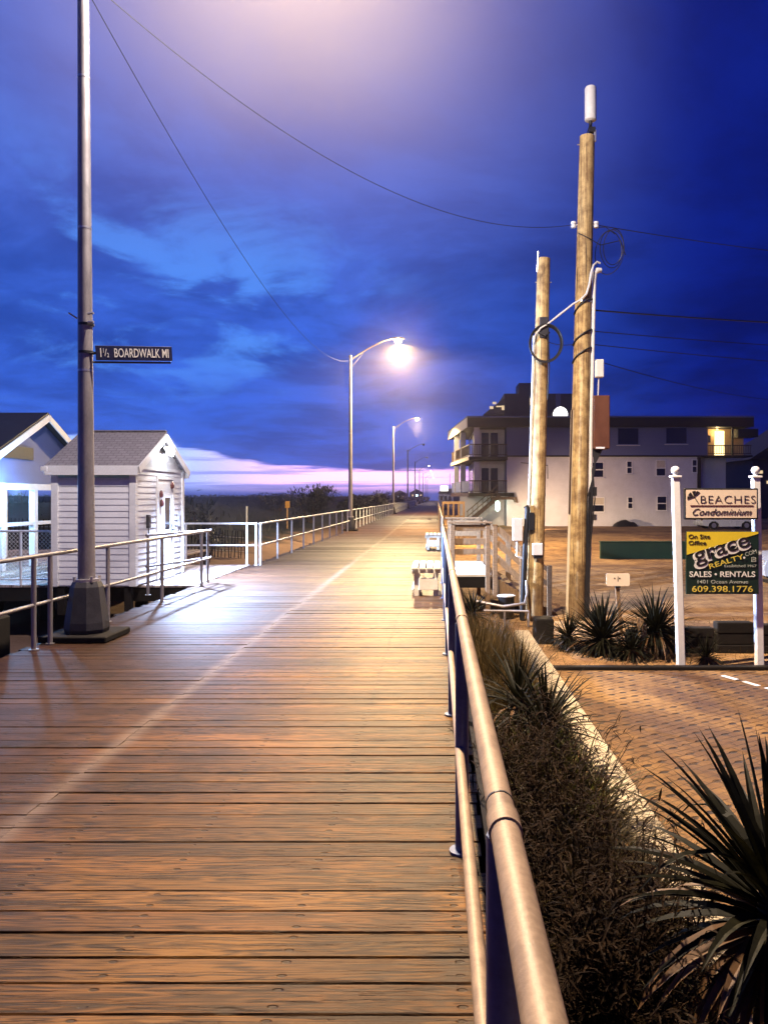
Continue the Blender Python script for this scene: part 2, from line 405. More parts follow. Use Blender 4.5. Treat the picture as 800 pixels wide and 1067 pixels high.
def pavers():
    m, t = new_mat('sandy_grid_pavers')
    pos = t.n('ShaderNodeNewGeometry').outputs['Position']
    x, y, z = t.sep(pos)
    ca, sa = math.cos(R(33)), math.sin(R(33))
    wob = t.m('MULTIPLY', t.m('SUBTRACT', t.noise(pos, 1.1, 3), .5), .05)
    u = t.m('ADD', t.m('ADD', t.m('MULTIPLY', x, ca), t.m('MULTIPLY', y, sa)), wob)
    v = t.m('SUBTRACT', t.m('MULTIPLY', y, ca), t.m('MULTIPLY', x, sa))
    br = t.n('ShaderNodeTexBrick', {'Vector': t.xyz(u, v, 0.0), 'Scale': 1.0, 'Color1': (1, 1, 1, 1), 'Color2': (.72, .72, .72, 1), 'Mortar': (0, 0, 0, 1), 'Mortar Size': .010, 'Mortar Smooth': .3, 'Brick Width': .20, 'Row Height': .10})
    # open cells of the pavers: a dark crescent in each
    pu = t.m('SUBTRACT', t.m('FRACT', t.m('DIVIDE', u, .20)), .5)
    row = t.m('FRACT', t.m('DIVIDE', v, .20))
    pu2 = t.m('ABSOLUTE', pu)
    pv = t.m('SUBTRACT', row, .5)
    hole = t.m('SQRT', t.m('ADD', t.m('POWER', t.m('MULTIPLY', pu, 1.0), 2.0), t.m('POWER', t.m('MULTIPLY', pv, 1.9), 2.0)))
    keep = t.smooth(t.noise(pos, 2.3, 5, .7), .40, .54)
    hm = t.m('MULTIPLY', t.smooth(hole, .30, .22), keep)
    a = t.noise(pos, .55, 5, .6); b = t.noise(pos, 5, 6, .65); c = t.noise(pos, 60, 3, .6)
    # tyre tracks / drifted sand along a diagonal
    tr = t.noise(t.xyz(t.m('MULTIPLY', t.m('ADD', x, t.m('MULTIPLY', y, .75)), 1.1), t.m('MULTIPLY', t.m('SUBTRACT', y, t.m('MULTIPLY', x, .75)), .12), 2.0), 1.0, 3, .55)
    f = t.smooth(t.m('ADD', t.m('ADD', t.m('MULTIPLY', tr, .5), t.m('MULTIPLY', b, .25)), t.m('MULTIPLY', a, .25)), .38, .62)
    col = t.mix(f, (.070, .028, .007), (.25, .128, .032))
    col = t.mix(.4, col, t.mix(1.0, col, br.outputs[0], 'MULTIPLY'))
    col = t.mix(t.m('MULTIPLY', hm, .95), col, (.02, .009, .004))
    h = t.m('SUBTRACT', t.m('ADD', t.m('MULTIPLY', b, .5), t.m('MULTIPLY', c, .2)), t.m('ADD', t.m('MULTIPLY', hm, 1.5), t.m('MULTIPLY', t.m('MULTIPLY', br.outputs[1], keep), .8)))
    finish(t, col, .85, 0, h, .8, .025)
    return m
M['paver'] = pavers()
M['soil'] = plain('sandy_bed_soil', (.20, .105, .035), .95, 0, .6, 4, .8, c2=(.04, .025, .012))

# ------------------------------------------------------------------ world: dusk sky
def world():
    w = bpy.data.worlds.new('World'); S.world = w; w.use_nodes = True
    t = NT(w.node_tree)
    d = t.n('ShaderNodeTexCoord').outputs['Generated']
    x, y, z = t.sep(d)
    az = t.m('MULTIPLY', t.m('ARCTAN2', x, y), 180 / PI)            # degrees, left negative
    el = t.m('MULTIPLY', t.m('ARCSINE', z), 180 / PI)
    den = t.m('ADD', t.m('MAXIMUM', z, 0.0), .16)
    cl = t.xyz(t.m('DIVIDE', x, den), t.m('DIVIDE', y, den), 0.0)
    n1 = t.noise(cl, 1.35, 9, .62, .35)
    n2 = t.noise(t.n('ShaderNodeVectorMath', {0: cl, 1: (7.3, 2.1, 4.0)}, operation='ADD').outputs[0], 2.1, 7, .6, .4)
    # azimuth: bright west to the left, navy to the right and behind
    side = t.smooth(az, -8.0, 21.0)
    back = t.smooth(t.m('ABSOLUTE', t.m('ADD', az, 18.0)), 45.0, 120.0)
    side = t.m('MAXIMUM', side, back)
    high = t.smooth(el, 30.0, 75.0)
    base = t.mix(side, (.075, .165, .68), (.0006, .0115, .23))
    low = t.mix(side, (.040, .145, .80), (.0008, .0125, .25))
    base = t.mix(t.smooth(el, 30.0, 6.0), base, low)
    base = t.mix(high, base, (.0016, .008, .12))
    # heavy cloud
    cm = t.smooth(n1, .36, .66)
    base = t.mix(t.m('MULTIPLY', cm, .88), base, t.mix(side, (.016, .060, .38), (.0002, .0035, .10)))
    # thin lighter breaks, mostly to the left at middle height
    lb = t.m('MULTIPLY', t.smooth(n2, .50, .66), t.m('MULTIPLY', t.smooth(el, 5.0, 11.0), t.smooth(el, 27.0, 15.0)))
    lb = t.m('MULTIPLY', lb, t.smooth(az, 2.0, -14.0))
    base = t.mix(t.m('MULTIPLY', lb, .85), base, (.09, .30, 1.0))
    # near lamp's pink glow painted into the sky, mottled with cloud noise
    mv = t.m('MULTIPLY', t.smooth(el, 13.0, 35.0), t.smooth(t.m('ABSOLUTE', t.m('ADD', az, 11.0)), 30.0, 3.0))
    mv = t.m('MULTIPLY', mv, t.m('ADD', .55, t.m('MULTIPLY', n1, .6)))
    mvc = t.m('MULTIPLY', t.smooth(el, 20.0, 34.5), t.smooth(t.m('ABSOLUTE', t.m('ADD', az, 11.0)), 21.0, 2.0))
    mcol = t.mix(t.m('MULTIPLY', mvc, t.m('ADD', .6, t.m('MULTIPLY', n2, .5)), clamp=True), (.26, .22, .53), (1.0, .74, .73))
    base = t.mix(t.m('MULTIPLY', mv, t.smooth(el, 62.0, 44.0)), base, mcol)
    # afterglow: clear strip under the cloud edge
    edge = t.m('ADD', t.m('ADD', t.m('MULTIPLY', t.smooth(az, -9.0, -23.0), 2.1), 2.05), t.m('MULTIPLY', t.m('SUBTRACT', t.noise(t.xyz(t.m('MULTIPLY', az, .16), t.m('MULTIPLY', el, 1.6), 0.0), 1.0, 6, .62), .5), 1.5))
    up = t.smooth(t.m('SUBTRACT', edge, el), -.16, .22)
    glow = t.mix(t.smooth(az, -20.0, -7.0), (.50, .74, 1.6), (2.2, 1.2, 2.1))
    glow = t.mix(t.smooth(az, -1.0, 6.0), glow, (1.1, .5, 1.3))
    bars = t.noise(t.xyz(t.m('MULTIPLY', az, .07), t.m('MULTIPLY', el, 1.9), 5.0), 1.0, 5, .55)
    glow = t.mix(t.m('MULTIPLY', t.smooth(bars, .50, .62), .75), glow, (.30, .34, 1.0))
    glow = t.mix(t.smooth(el, 1.25, .15), glow, (.07, .12, .52))
    vis = t.m('MULTIPLY', up, t.smooth(az, 12.0, 3.0))
    vis = t.m('MULTIPLY', vis, t.smooth(az, -95.0, -50.0))
    base = t.mix(vis, base, glow)
    base = t.mix(t.smooth(el, 0.0, -2.0), base, (.006, .010, .05))
    sky = t.n('ShaderNodeTexSky', sky_type='NISHITA')
    sky.sun_disc = False; sky.sun_elevation = R(-3); sky.sun_rotation = R(-25); sky.air_density = 1.4; sky.ozone_density = 4
    b1 = t.n('ShaderNodeBackground', {'Color': base, 'Strength': 1.0})
    b2 = t.n('ShaderNodeBackground', {'Color': sky.outputs[0], 'Strength': .05})
    ad = t.n('ShaderNodeAddShader', {0: b1.outputs[0], 1: b2.outputs[0]})
    o = t.n('ShaderNodeOutputWorld'); t.nt.links.new(ad.outputs[0], o.inputs[0])
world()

# ------------------------------------------------------------------ camera
cam = bpy.data.cameras.new('camera'); co = bpy.data.objects.new('camera', cam); C.objects.link(co); S.camera = co
co.location = (0, 0, 1.635); co.rotation_euler = (R(90), 0, 0)
cam.sensor_fit = 'VERTICAL'; cam.sensor_height = 36; cam.lens = 36 * 800 / 1067
cam.shift_x = -55 / 1067; cam.shift_y = -15.5 / 1067
cam.clip_start = .05; cam.clip_end = 3000

# ------------------------------------------------------------------ ground
gb = MB()
gx = [-5.2, -2, 1.63, 3, 5, 8, 12, 18, 26, 40, 70, 120, 300]
gy = [-30, -10, -3, 11.05, 12, 13, 14, 15, 16, 17, 18, 19, 20, 22, 24, 26, 28, 30, 33, 36, 40, 45, 50, 56, 62, 70, 100, 200, 390]
vs = []
for yy in gy:
    for xx in gx:
        h = G - .012
        if yy > 11.5 and xx > 1.7 and yy < 62:
            h += .10 * max(0, mnoise.noise(Vector((xx * .35, yy * .3, 0)))) + (.12 if 23 < yy < 27 else 0)
        vs.append((xx, yy, h))
nx = len(gx)
gb.add(vs, [(j * nx + i, j * nx + i + 1, (j + 1) * nx + i + 1, (j + 1) * nx + i) for j in range(len(gy) - 1) for i in range(nx - 1)])
struct('ground', gb, M['sand'], True)
pv = MB(); pv.add([(1.63, -6, G), (60, -6, G), (60, 11.0, G), (1.63, 11.0, G)], [(0, 1, 2, 3)])
struct('paved_parking_lot', pv, M['paver'])
# painted dashes on the paving
for k in range(6):
    pm = MB(); y0 = 10.55 - k * .34; x0 = 4.02 + k * .155
    pm.obox((x0, y0, G + .006), (.07, .26, .004), Matrix.Rotation(R(24), 3, 'Z'))
    tag(pm.build('painted_parking_mark', M['ink_white']), kind='structure')
kb = MB()
yy = -6.0
while yy < 13.6:
    kb.box(1.375, 1.628, yy, min(yy + 2.42, 13.6), G - .3, G + .13, .015); yy += 2.43
struct('kerb', kb, M['concrete'])
sb = MB()
nx2, ny2 = 6, 60
vs = []
for j in range(ny2 + 1):
    for i in range(nx2 + 1):
        xx = .10 + (1.37 - .10) * i / nx2; yv = -6 + 20 * j / ny2
        vs.append((xx, yv, G + .03 + .09 * mnoise.noise(Vector((xx * 2.5, yv * 1.3, 3)))))
sb.add(vs, [(j * (nx2 + 1) + i, j * (nx2 + 1) + i + 1, (j + 1) * (nx2 + 1) + i + 1, (j + 1) * (nx2 + 1) + i) for j in range(ny2) for i in range(nx2)])
struct('planting_bed_ground', sb, M['soil'], True)
# dunes to the left
db = MB()
xs = [-4.9, -6, -7, -8, -9, -10, -11.5, -13, -15, -17, -20, -24, -29, -36, -46, -60, -85, -130, -200, -300]
ysd = [-30, 0, 6, 9, 12, 15, 18, 20, 22, 24, 26, 28, 30, 33, 36, 40, 44, 48, 53, 58, 64, 72, 82, 95, 110, 130, 160, 200, 260, 330, 390]
vs = []
def dune_h(xx, yv):
    a = max(0, min(1, (-xx - 6) / 9)); b = max(0, min(1, (yv - 17) / 14))
    n = mnoise.noise(Vector((xx * .09, yv * .07, 1.0))) + .5 * mnoise.noise(Vector((xx * .31, yv * .22, 6.0)))
    far = max(0, min(1, (yv - 60) / 60))
    return -1.0 + a * b * (2.05 + .42 * n) + .35 * b * (1 - a) + .12 * n * b + far * a * .55
for yv in ysd:
    for xx in xs: vs.append((xx, yv, dune_h(xx, yv)))
nx = len(xs)
db.add(vs, [(j * nx + i, j * nx + i + 1, (j + 1) * nx + i + 1, (j + 1) * nx + i) for j in range(len(ysd) - 1) for i in range(nx - 1)])
struct('dunes', db, M['dune'], True)

# ------------------------------------------------------------------ boardwalk
def boards_x(mb, x0, x1, y0, y1, pitch, gap, th, splits, detail=True):
    k0, k1 = int(math.floor(y0 / pitch)), int(math.ceil(y1 / pitch))
    for k in range(k0, k1):
        ya, yb = k * pitch, (k + 1) * pitch - gap - random.choice((-.003, -.002, -.001, 0, .001, .004))
        xe = [x0 + random.uniform(-.03, .05)] + [s + random.uniform(-.018, .018) for s in splits] + [x1 + random.uniform(-.015, .03)]
        for i in range(len(xe) - 1):
            mb.cur = random.random()
            a, b = xe[i] + (.0008 if i else 0), xe[i + 1] - (.0008 if i < len(xe) - 2 else 0)
            dz0, dz1 = random.uniform(-.003, .002), random.uniform(-.003, .002)
            tl = random.uniform(-.0025, .0025); c = .004
            vs = []
            for xx, dz in ((a, dz0), (b, dz1)):
                vs += [(xx, ya, -th), (xx, ya, -c + dz - tl), (xx, ya + c, dz - tl), (xx, yb - c, dz + tl), (xx, yb, -c + dz + tl), (xx, yb, -th)]
            mb.add(vs, [(i2, (i2 + 1) % 6, (i2 + 1) % 6 + 6, i2 + 6) for i2 in range(6)] + [(5, 4, 3, 2, 1, 0), (6, 7, 8, 9, 10, 11)])
deck = MB()
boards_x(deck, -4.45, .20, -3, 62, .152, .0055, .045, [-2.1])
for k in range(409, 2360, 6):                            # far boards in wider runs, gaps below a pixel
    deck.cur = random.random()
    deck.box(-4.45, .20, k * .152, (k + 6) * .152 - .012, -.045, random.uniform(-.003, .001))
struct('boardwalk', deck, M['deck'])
ub = MB()
for xx in (-4.30, -2.2, .02):
    ub.box(xx - .05, xx + .05, -3, 360, -.34, -.055)
ub.box(-4.47, -4.455, -3, 360, -.36, -.05); ub.box(.232, .26, -3, 360, -.36, -.002)
yy = -2.0
while yy < 60:
    for xx in (-4.2, -2.2, -.1): ub.tube([(xx, yy, -1.3), (xx, yy, -.35)], .13, 8)
    yy += 3.0
struct('boardwalk_understructure', ub, M['dark_timber'])

# sea-side platform
pl = MB()
k = 0
xx = -13.2
while xx < -4.50:
    pl.cur = random.random(); dz = random.uniform(-.003, .002)
    pl.box(xx, min(xx + .138, -4.485), 14.25, 18.55, -.04, dz); xx += .145
xx = -13.2
while xx < -7.15:
    pl.cur = random.random(); dz = random.uniform(-.003, .002)
    pl.box(xx, xx + .138, 18.556, 24.0, -.04, dz); xx += .145
struct('beach_platform', pl, M['plat'])
pu = MB()
pu.box(-13.2, -4.52, 14.27, 14.33, -.30, -.045); pu.box(-13.2, -4.52, 18.42, 18.48, -.30, -.045)
for xx in (-12.5, -10.4, -8.3, -6.3, -4.9):
    for yv in (14.45, 16.4, 18.3): pu.box(xx - .1, xx + .1, yv - .1, yv + .1, -1.4, -.045)
struct('platform_understructure', pu, M['dark_timber'])

# ------------------------------------------------------------------ pipe railings
def railing(label, p0, p1, posts, z_top, z_mid, r_top, r_mid, r_post, mat, pmat, group='pipe railings along the boardwalk', ring=(), post_off=0, flange=True, mid_x=0, z0=0.0, seg=1):
    rt = thing('pipe_railing', ((p0[0] + p1[0]) / 2, (p0[1] + p1[1]) / 2, z0), label, 'railing', group)
    p0, p1 = Vector(p0), Vector(p1); d = (p1 - p0); L = d.length; d.normalize()
    def pt(s, z, off=0): q = p0 + d * s; return Vector((q.x + off, q.y, z))
    n = max(2, int(L / 3))
    tb = MB(); tb.tube([pt(L * i / n, z_top) for i in range(n + 1)], r_top, 20 if r_top > .022 else 10); tb.build('top_rail', mat, rt, True)
    tb = MB(); tb.tube([pt(L * i / n, z_mid, mid_x) for i in range(n + 1)], r_mid, 14 if r_top > .022 else 8); tb.build('mid_rail', mat, rt, True)
    proto = None
    for s in posts:
        if proto is None:
            b = MB(); b.tube([(0, 0, z0 + .0), (0, 0, z_top - r_top * .6)], r_post, 12)
            if flange: b.tube([(0, 0, z0 + .001), (0, 0, z0 + .012)], r_post * 1.9, 16)
            proto = b.build('post', pmat, rt, True, world=False); o = proto
        else:
            o = proto.copy(); C.objects.link(o); o.parent = rt
        q = pt(s, 0); o.location = (q.x + post_off - rt.location.x, q.y - rt.location.y, -rt.location.z)
    if ring:
        for s in posts:
            if s < .5 or s > L - .3: continue
            b = MB(); b.tube([pt(s - .032, z_top), pt(s + .032, z_top)], r_top + .0035, 20); b.build('fitting', mat, rt, True)
    for s in ring:
        b = MB(); a = pt(s - .003, z_top); c = pt(s + .003, z_top); b.tube([a, c], r_top + .0012, 20); b.build('joint_ring', M['black'], rt, True)
    return rt
railing('thick galvanised pipe railing running from the front along the right deck edge', (.115, -1.2), (.118, 14.9),
        [y + 1.2 for y in (-.9, 1.32, 3.54, 5.76, 7.98, 10.2, 12.4, 14.6)], 1.07, .47, .0255, .021, .031, M['galv'], M['post_blue'], ring=(2.61, 8.6, 14.7), mid_x=-.012)
railing('grey pipe railing on the right deck edge beyond the timber landing', (.15, 20.2), (.15, 160), [2.2 * k + .2 for k in range(63)], 1.07, .47, .03, .024, .03, M['galv'], M['galv'], flange=False)
railing('short grey pipe railing at the left edge behind the nearest lamp post', (-4.3, 4.0), (-4.3, 14.6), [y - 4 for y in (4.2, 6.2, 8.2, 8.55, 10.05, 12.03, 14.05)], 1.0, .48, .024, .02, .026, M['lamp_metal'], M['lamp_metal'])
railing('long pale pipe railing on the left deck edge running past the street lamps', (-4.24, 18.45), (-4.24, 160), [2.0 * k + .02 for k in range(71)], 1.0, .48, .026, .022, .026, M['white_rail'], M['white_rail'], flange=False)
railing('white pipe railing crossing the back of the small lit platform', (-6.05, 18.42), (-4.30, 18.42), [.04, 1.5, 1.72], 1.0, .48, .024, .022, .026, M['white_rail'], M['white_rail'])
railing('short pipe railing beside the shed at the platform front edge', (-4.82, 12.75), (-4.34, 14.75), [.05, 1.95], 1.0, .48, .022, .02, .024, M['lamp_metal'], M['lamp_metal'])

# mesh railing at the platform front, left of the shed
mr = thing('mesh_railing', (-9.5, 14.32, 0), 'blue lit railing filled with wire mesh on the platform left of the shed', 'railing')
b = MB(); b.tube([(-13, 14.32, 1.0), (-7.25, 14.32, 1.0), (-7.1, 14.32, .97), (-7.02, 14.32, .88), (-7.0, 14.32, .75), (-7.0, 14.32, .02)], .022, 10); b.build('top_rail', M['white_rail'], mr, True)
b = MB(); b.tube([(-13, 14.32, .10), (-7.02, 14.32, .10)], .016, 8); b.build('bottom_rail', M['white_rail'], mr, True)
for xx in (-12.4, -10.8, -9.2, -7.75):
    b = MB(); b.tube([(xx, 14.32, 0), (xx, 14.32, .99)], .022, 10); b.build('post', M['white_rail'], mr, True)
b = MB()
k = 0
while k < 96:
    x0 = -13.9 + k * .075
    for s in (1, -1):
        xa = x0 if s > 0 else x0 + .86
        a = Vector((xa, 14.32, .11)); c = Vector((xa + s * .86, 14.32, .97))
        lo, hi = -13.0, -7.04
        def clipx(p, q):
            if p.x < lo: p = p + (q - p) * ((lo - p.x) / (q.x - p.x))
            if p.x > hi: p = p + (q - p) * ((hi - p.x) / (q.x - p.x))
            return p
        if max(a.x, c.x) < lo or min(a.x, c.x) > hi: continue
        a2, c2 = clipx(a, c), clipx(c, a)
        b.tube([a2 + Vector((0, .003 * s, 0)), c2 + Vector((0, .003 * s, 0))], .0028, 3, False)
    k += 1
b.build('wire_mesh', M['white_rail'], mr)

# timber stub pile next to the lamp post
b = MB(); b.box(-4.86, -4.62, 8.1, 8.34, -1.2, .36, .02)
tag(b.build('timber_pile', M['dark_timber']), 'dark square timber pile standing left of the near lamp post base', 'pile')

# ------------------------------------------------------------------ lamp posts
def spot(name, loc, power, col, ang, blend, direction=(0, 0, -1), rad=.15, parent=None):
    l = bpy.data.lights.new(name, 'SPOT'); l.energy = power; l.color = col; l.spot_size = R(ang); l.spot_blend = blend; l.shadow_soft_size = rad
    o = bpy.data.objects.new(name, l); C.objects.link(o); o.location = loc
    o.rotation_euler = Vector(direction).to_track_quat('-Z', 'Y').to_euler()
    if parent: o.parent = parent
    return o
def lamp_post(loc, label, lit=True, power=0, col=(1, .7, .45), r0=.095, r1=.058, detail=True, h=8.45, tilt=.0, point=False):
    lp = thing('lamp_post', loc, label, 'lamp post', 'street lamps along the left edge of the boardwalk')
    b = MB(); b.box(-.40, .36, -.34, .36, .004, .075, .012); b.build('foot_pad', M['dark_timber'], lp, world=False)
    b = MB(); b.lathe([(.215, .08), (.225, .12), (.22, .2), (.165, .60), (.14, .66), (.12, .67)], n=8, sq=1.12); b.build('base', M['lamp_base'], lp, False, world=False)
    b = MB(); b.tube([(tilt * z / h, 0, z) for z in (.6, 2, 4, 6, h)], [r0 + (r1 - r0) * q for q in (0, .2, .45, .72, 1)], 20); b.build('pole', M['lamp_metal'], lp, True, world=False)
    if detail:
        b = MB(); b.tube([(0, 0, .655), (0, 0, .69)], r0 * 1.5, 16)
        for k in range(4):
            a = PI / 4 + k * PI / 2; b.tube([(.14 * math.cos(a), .14 * math.sin(a), .66), (.14 * math.cos(a), .14 * math.sin(a), .72)], .018, 6)
        b.build('anchor_bolts', M['steel'], lp, True, world=False)
        for z in (3.1, 4.75, 6.5):
            rr = r0 + (r1 - r0) * z / h + .003
            b = MB(); b.tube([(tilt * z / h, 0, z - .012), (tilt * z / h, 0, z + .012)], rr, 20); b.build('band', M['steel'], lp, True, world=False)
    b = MB(); b.tube([(tilt, 0, h - .02), (tilt, 0, h + .09)], [r1 * 1.5, r1 * 1.2], 14); b.build('pole_cap', M['lamp_metal'], lp, True, world=False)
    b = MB(); b.tube([(tilt + .02, 0, h - .12), (tilt + .5, 0, h + .20), (tilt + 1.1, 0, h + .55), (tilt + 1.6, 0, h + .79), (tilt + 1.95, 0, h + .88)], [.036, .035, .034, .032, .03], 10); b.build('arm', M['lamp_metal'], lp, True, world=False)
    b = MB(); b.tube([(tilt + .02, 0, h - .52), (tilt + .62, 0, h + .20)], .012, 6); b.build('brace', M['lamp_metal'], lp, True, world=False)
    hb = MB()
    prof = [(0, .035, .03), (.12, .075, .06), (.3, .13, .085), (.5, .15, .09), (.66, .10, .06), (.74, .03, .02)]
    n = 12; vs = []; fs = []
    for dx, w, hh in prof:
        for j in range(n):
            a = 2 * PI * j / n; vs.append((tilt + 1.9 + dx, w * math.cos(a), h + .90 + (hh if math.sin(a) > 0 else hh * .55) * math.sin(a)))
    for i in range(len(prof) - 1):
        for j in range(n): fs.append((i * n + j, i * n + (j + 1) % n, (i + 1) * n + (j + 1) % n, (i + 1) * n + j))
    fs += [tuple(range(n)), tuple(range((len(prof) - 1) * n, len(prof) * n))]
    hb.add(vs, fs); hd = hb.build('lamp_head', M['lamp_metal'], lp, True, world=False)
    lb = MB(); lb.lathe([(.02, -.20), (.09, -.185), (.14, -.13), (.155, -.06), (.15, 0)], (tilt + 2.32, 0, h + .88), 16)
    lb.build('lens', M['lens_warm'] if lit else M['glass'], hd, True, world=False)
    if lit and point:
        spot('street_light', (tilt + 2.32, 0, h + .58), power, col, 142, 1.0, (.62, -.2, -.76), .12, lp)
        l = bpy.data.lights.new('street_light_glow', 'POINT'); l.energy = 4600; l.color = (1, .86, .80); l.shadow_soft_size = .07
        q = bpy.data.objects.new('street_light', l); C.objects.link(q); q.location = (tilt + 2.32, 0, h + .60); q.parent = lp
    elif lit:
        spot('street_light', (tilt + 2.32, 0, h + .58), power, col, 159, .12, parent=lp)
        l = bpy.data.lights.new('street_light_glow', 'POINT'); l.energy = power * .05; l.color = col; l.shadow_soft_size = .07
        q = bpy.data.objects.new('street_light_glow', l); C.objects.link(q); q.location = (tilt + 2.32, 0, h + .60); q.parent = lp
    return lp
L1 = lamp_post((-4.05, 8.9, 0), 'nearest tall grey lamp post with the navy mile sign on it', True, 13500, (1, .74, .47), tilt=-.05, point=True)
L2 = lamp_post((-4.2, 37.4, 0), 'lit lamp post second from the front, behind the shed and platform railing', True, 23000, (1, .72, .36), r0=.11, r1=.06)
L3 = lamp_post((-4.25, 75, 0), 'smaller lit lamp post third along the left railing', True, 14000, (1, .72, .36), r0=.11, r1=.07, detail=False)
lamp_post((-4.25, 112, 0), 'nearer of the two unlit dark lamp posts against the pink horizon', False, r0=.11, r1=.08, detail=False)
lamp_post((-4.25, 149, 0), 'farther of the two unlit dark lamp posts against the pink horizon', False, r0=.11, r1=.08, detail=False)
for i, (yy, w) in enumerate(((188, 'highest'), (224, 'second highest'), (262, 'second lowest'), (300, 'lowest'))):
    fl = lamp_post((-4.25 + .2 * i, yy, 0), 'tiny far lit street lamp beyond the dark lamp posts, %s of the four' % w, True, 1500, (1, .8, .7), r0=.11, r1=.08, detail=False)
    for ch in fl.children_recursive:
        if ch.name.startswith('lens'):
            ch.data = ch.data.copy(); ch.data.materials[0] = M['far_lamp']; ch.scale = (1, 1, 1)

# mile sign on the first post
ms = thing('mile_sign', (-3.955, 8.86, 3.30), 'navy enamel sign with white mileage lettering on the near lamp post', 'sign', rz=R(24)); ms.rotation_euler = (0, -R(3.5), R(24))
b = MB(); b.box(.02, .86, -.006, .006, -.085, .085, .004); pn = b.build('panel', M['blue_sign'], ms, world=False)
b = MB(); b.tube([(-.02, .012, -.105), (.84, .012, -.105)], .012, 8); b.tube([(-.10, .03, .0), (.03, .012, .0)], .016, 8); b.build('bracket', M['lamp_base'], ms, True, world=False)
def ltext(body, size, loc, mat, parent, sx=1, off=0, **k):
    o = text(body, size, (0, 0, 0), mat, parent, sx=sx, off=off, **k); o.location = loc; return o
ltext('BOARDWALK MI', .148, (.52, -.008, -.003), M['ink_white'], pn, off=.0014, width=.60)
ltext('1', .148, (.075, -.008, -.003), M['ink_white'], pn, sx=.66, off=.0016)
ltext('1', .07, (.105, -.008, .025), M['ink_white'], pn, sx=.66, off=.001)
ltext('/', .12, (.127, -.008, 0), M['ink_white'], pn, sx=.75, off=.0005)
ltext('2', .07, (.152, -.008, -.028), M['ink_white'], pn, sx=.66, off=.001)
b = MB(); b.tube([(-4.06, 8.9, 3.295), (-4.06, 8.9, 3.325)], .088, 16); b.build('sign_clamp', M['black'], L1, True); b = MB(); b.tube([(-4.06, 8.9, 3.62), (-4.06, 8.9, 3.65)], .088, 16); b.build('sign_clamp', M['black'], L1, True)
b = MB(); b.tube([(-4.0, 8.82, 3.74), (-3.93, 8.80, 3.745)], .014, 6); b.tube([(-4.0, 8.82, 3.64), (-3.93, 8.80, 3.645)], .014, 6); b.tube([(-4.15, 8.87, 3.70), (-4.24, 8.85, 3.76)], .010, 6); b.build('clamp_bolt', M['steel'], L1, True)

# ------------------------------------------------------------------ shed
X0, X1, Y0, Y1 = -6.93, -5.45, 13.88, 16.5
HW, HR = 2.18, 2.86; YM = (Y0 + Y1) / 2
sh = thing('white_shed', ((X0 + X1) / 2, YM, 0), 'small white clapboard shed with grey shingle roof beside the boardwalk', 'shed')
def clap_wall(mb, ax, c, a0, a1, z0, z1, out, step=.112, lap=.016, holes=()):
    """lapped boards; ax 'y' wall in the plane y=c spanning x, 'x' wall in the plane x=c spanning y"""
    z = z0
    while z < z1 - .01:
        zt = min(z + step, z1)
        spans = [(a0, a1)]
        for (h0, h1, hz0, hz1) in holes:
            if zt > hz0 and z < hz1:
                spans = [sp for s0 in spans for sp in ((s0[0], min(s0[1], h0)), (max(s0[0], h1), s0[1])) if sp[1] - sp[0] > .01]
        for s0, s1 in spans:
            poly = [(c, z), (c + out * lap, z), (c + out * .003, zt - .001), (c, zt - .001)]
            if ax == 'y':
                mb.prism(poly, 'x', s0, s1)
            else:
                mb.prism(poly, 'y', s0, s1)
        z = zt
b = MB(); b.box(X0 + .02, X1 - .02, Y0 + .02, Y1 - .02, .02, HW); b.prism([(Y0 + .02, HW), (Y1 - .02, HW), (YM, HR - .03)], 'x', X0 + .02, X1 - .02)
wl = b.build('wall', M['vinyl'], sh)
b = MB(); clap_wall(b, 'y', Y0 + .02, X0 + .08, X1 - .09, .04, HW - .20, -1); b.build('front_siding', M['vinyl'], sh)
DY0, DY1 = 15.02, 15.82
b = MB(); clap_wall(b, 'x', X1 - .02, Y0 + .09, Y1 - .09, .04, HW - .02, 1, holes=((DY0 - .07, DY1 + .07, 0, 2.02),)); b.build('gable_siding', M['vinyl'], sh)
b = MB()
for k in range(5):
    z0 = HW + .03 + k * .11; z1 = z0 + .105
    hw = (Y1 - Y0) / 2 * (HR - z1) / (HR - HW) + .02
    if hw < .1: break
    b.box(X1 - .02, X1 - .008 + .004 * (k % 2), YM - hw, YM + hw, z0, z1)
b.build('gable_boards', M['shingle_white'], sh)
for (xx, yv) in ((X0 + .03, Y0), (X1 - .04, Y0), (X1 - .04, Y1), (X0 + .03, Y1)):
    b = MB(); b.box(xx - .055, xx + .065, yv - .028 if yv == Y0 else yv - .09, yv + .09 if yv == Y0 else yv + .028, .02, HW - .0, .004); b.build('corner_trim', M['white'], sh)
b = MB(); b.box(X0 + .08, X1 - .09, Y0 - .004, Y0 + .018, HW - .195, HW - .0); b.build('frieze_band', M['aqua'], sh)
b = MB(); b.box(X1 - .022, X1 + .012, Y0 + .0, Y1 + .0, HW - .03, HW + .03); b.build('gable_trim', M['white'], sh)
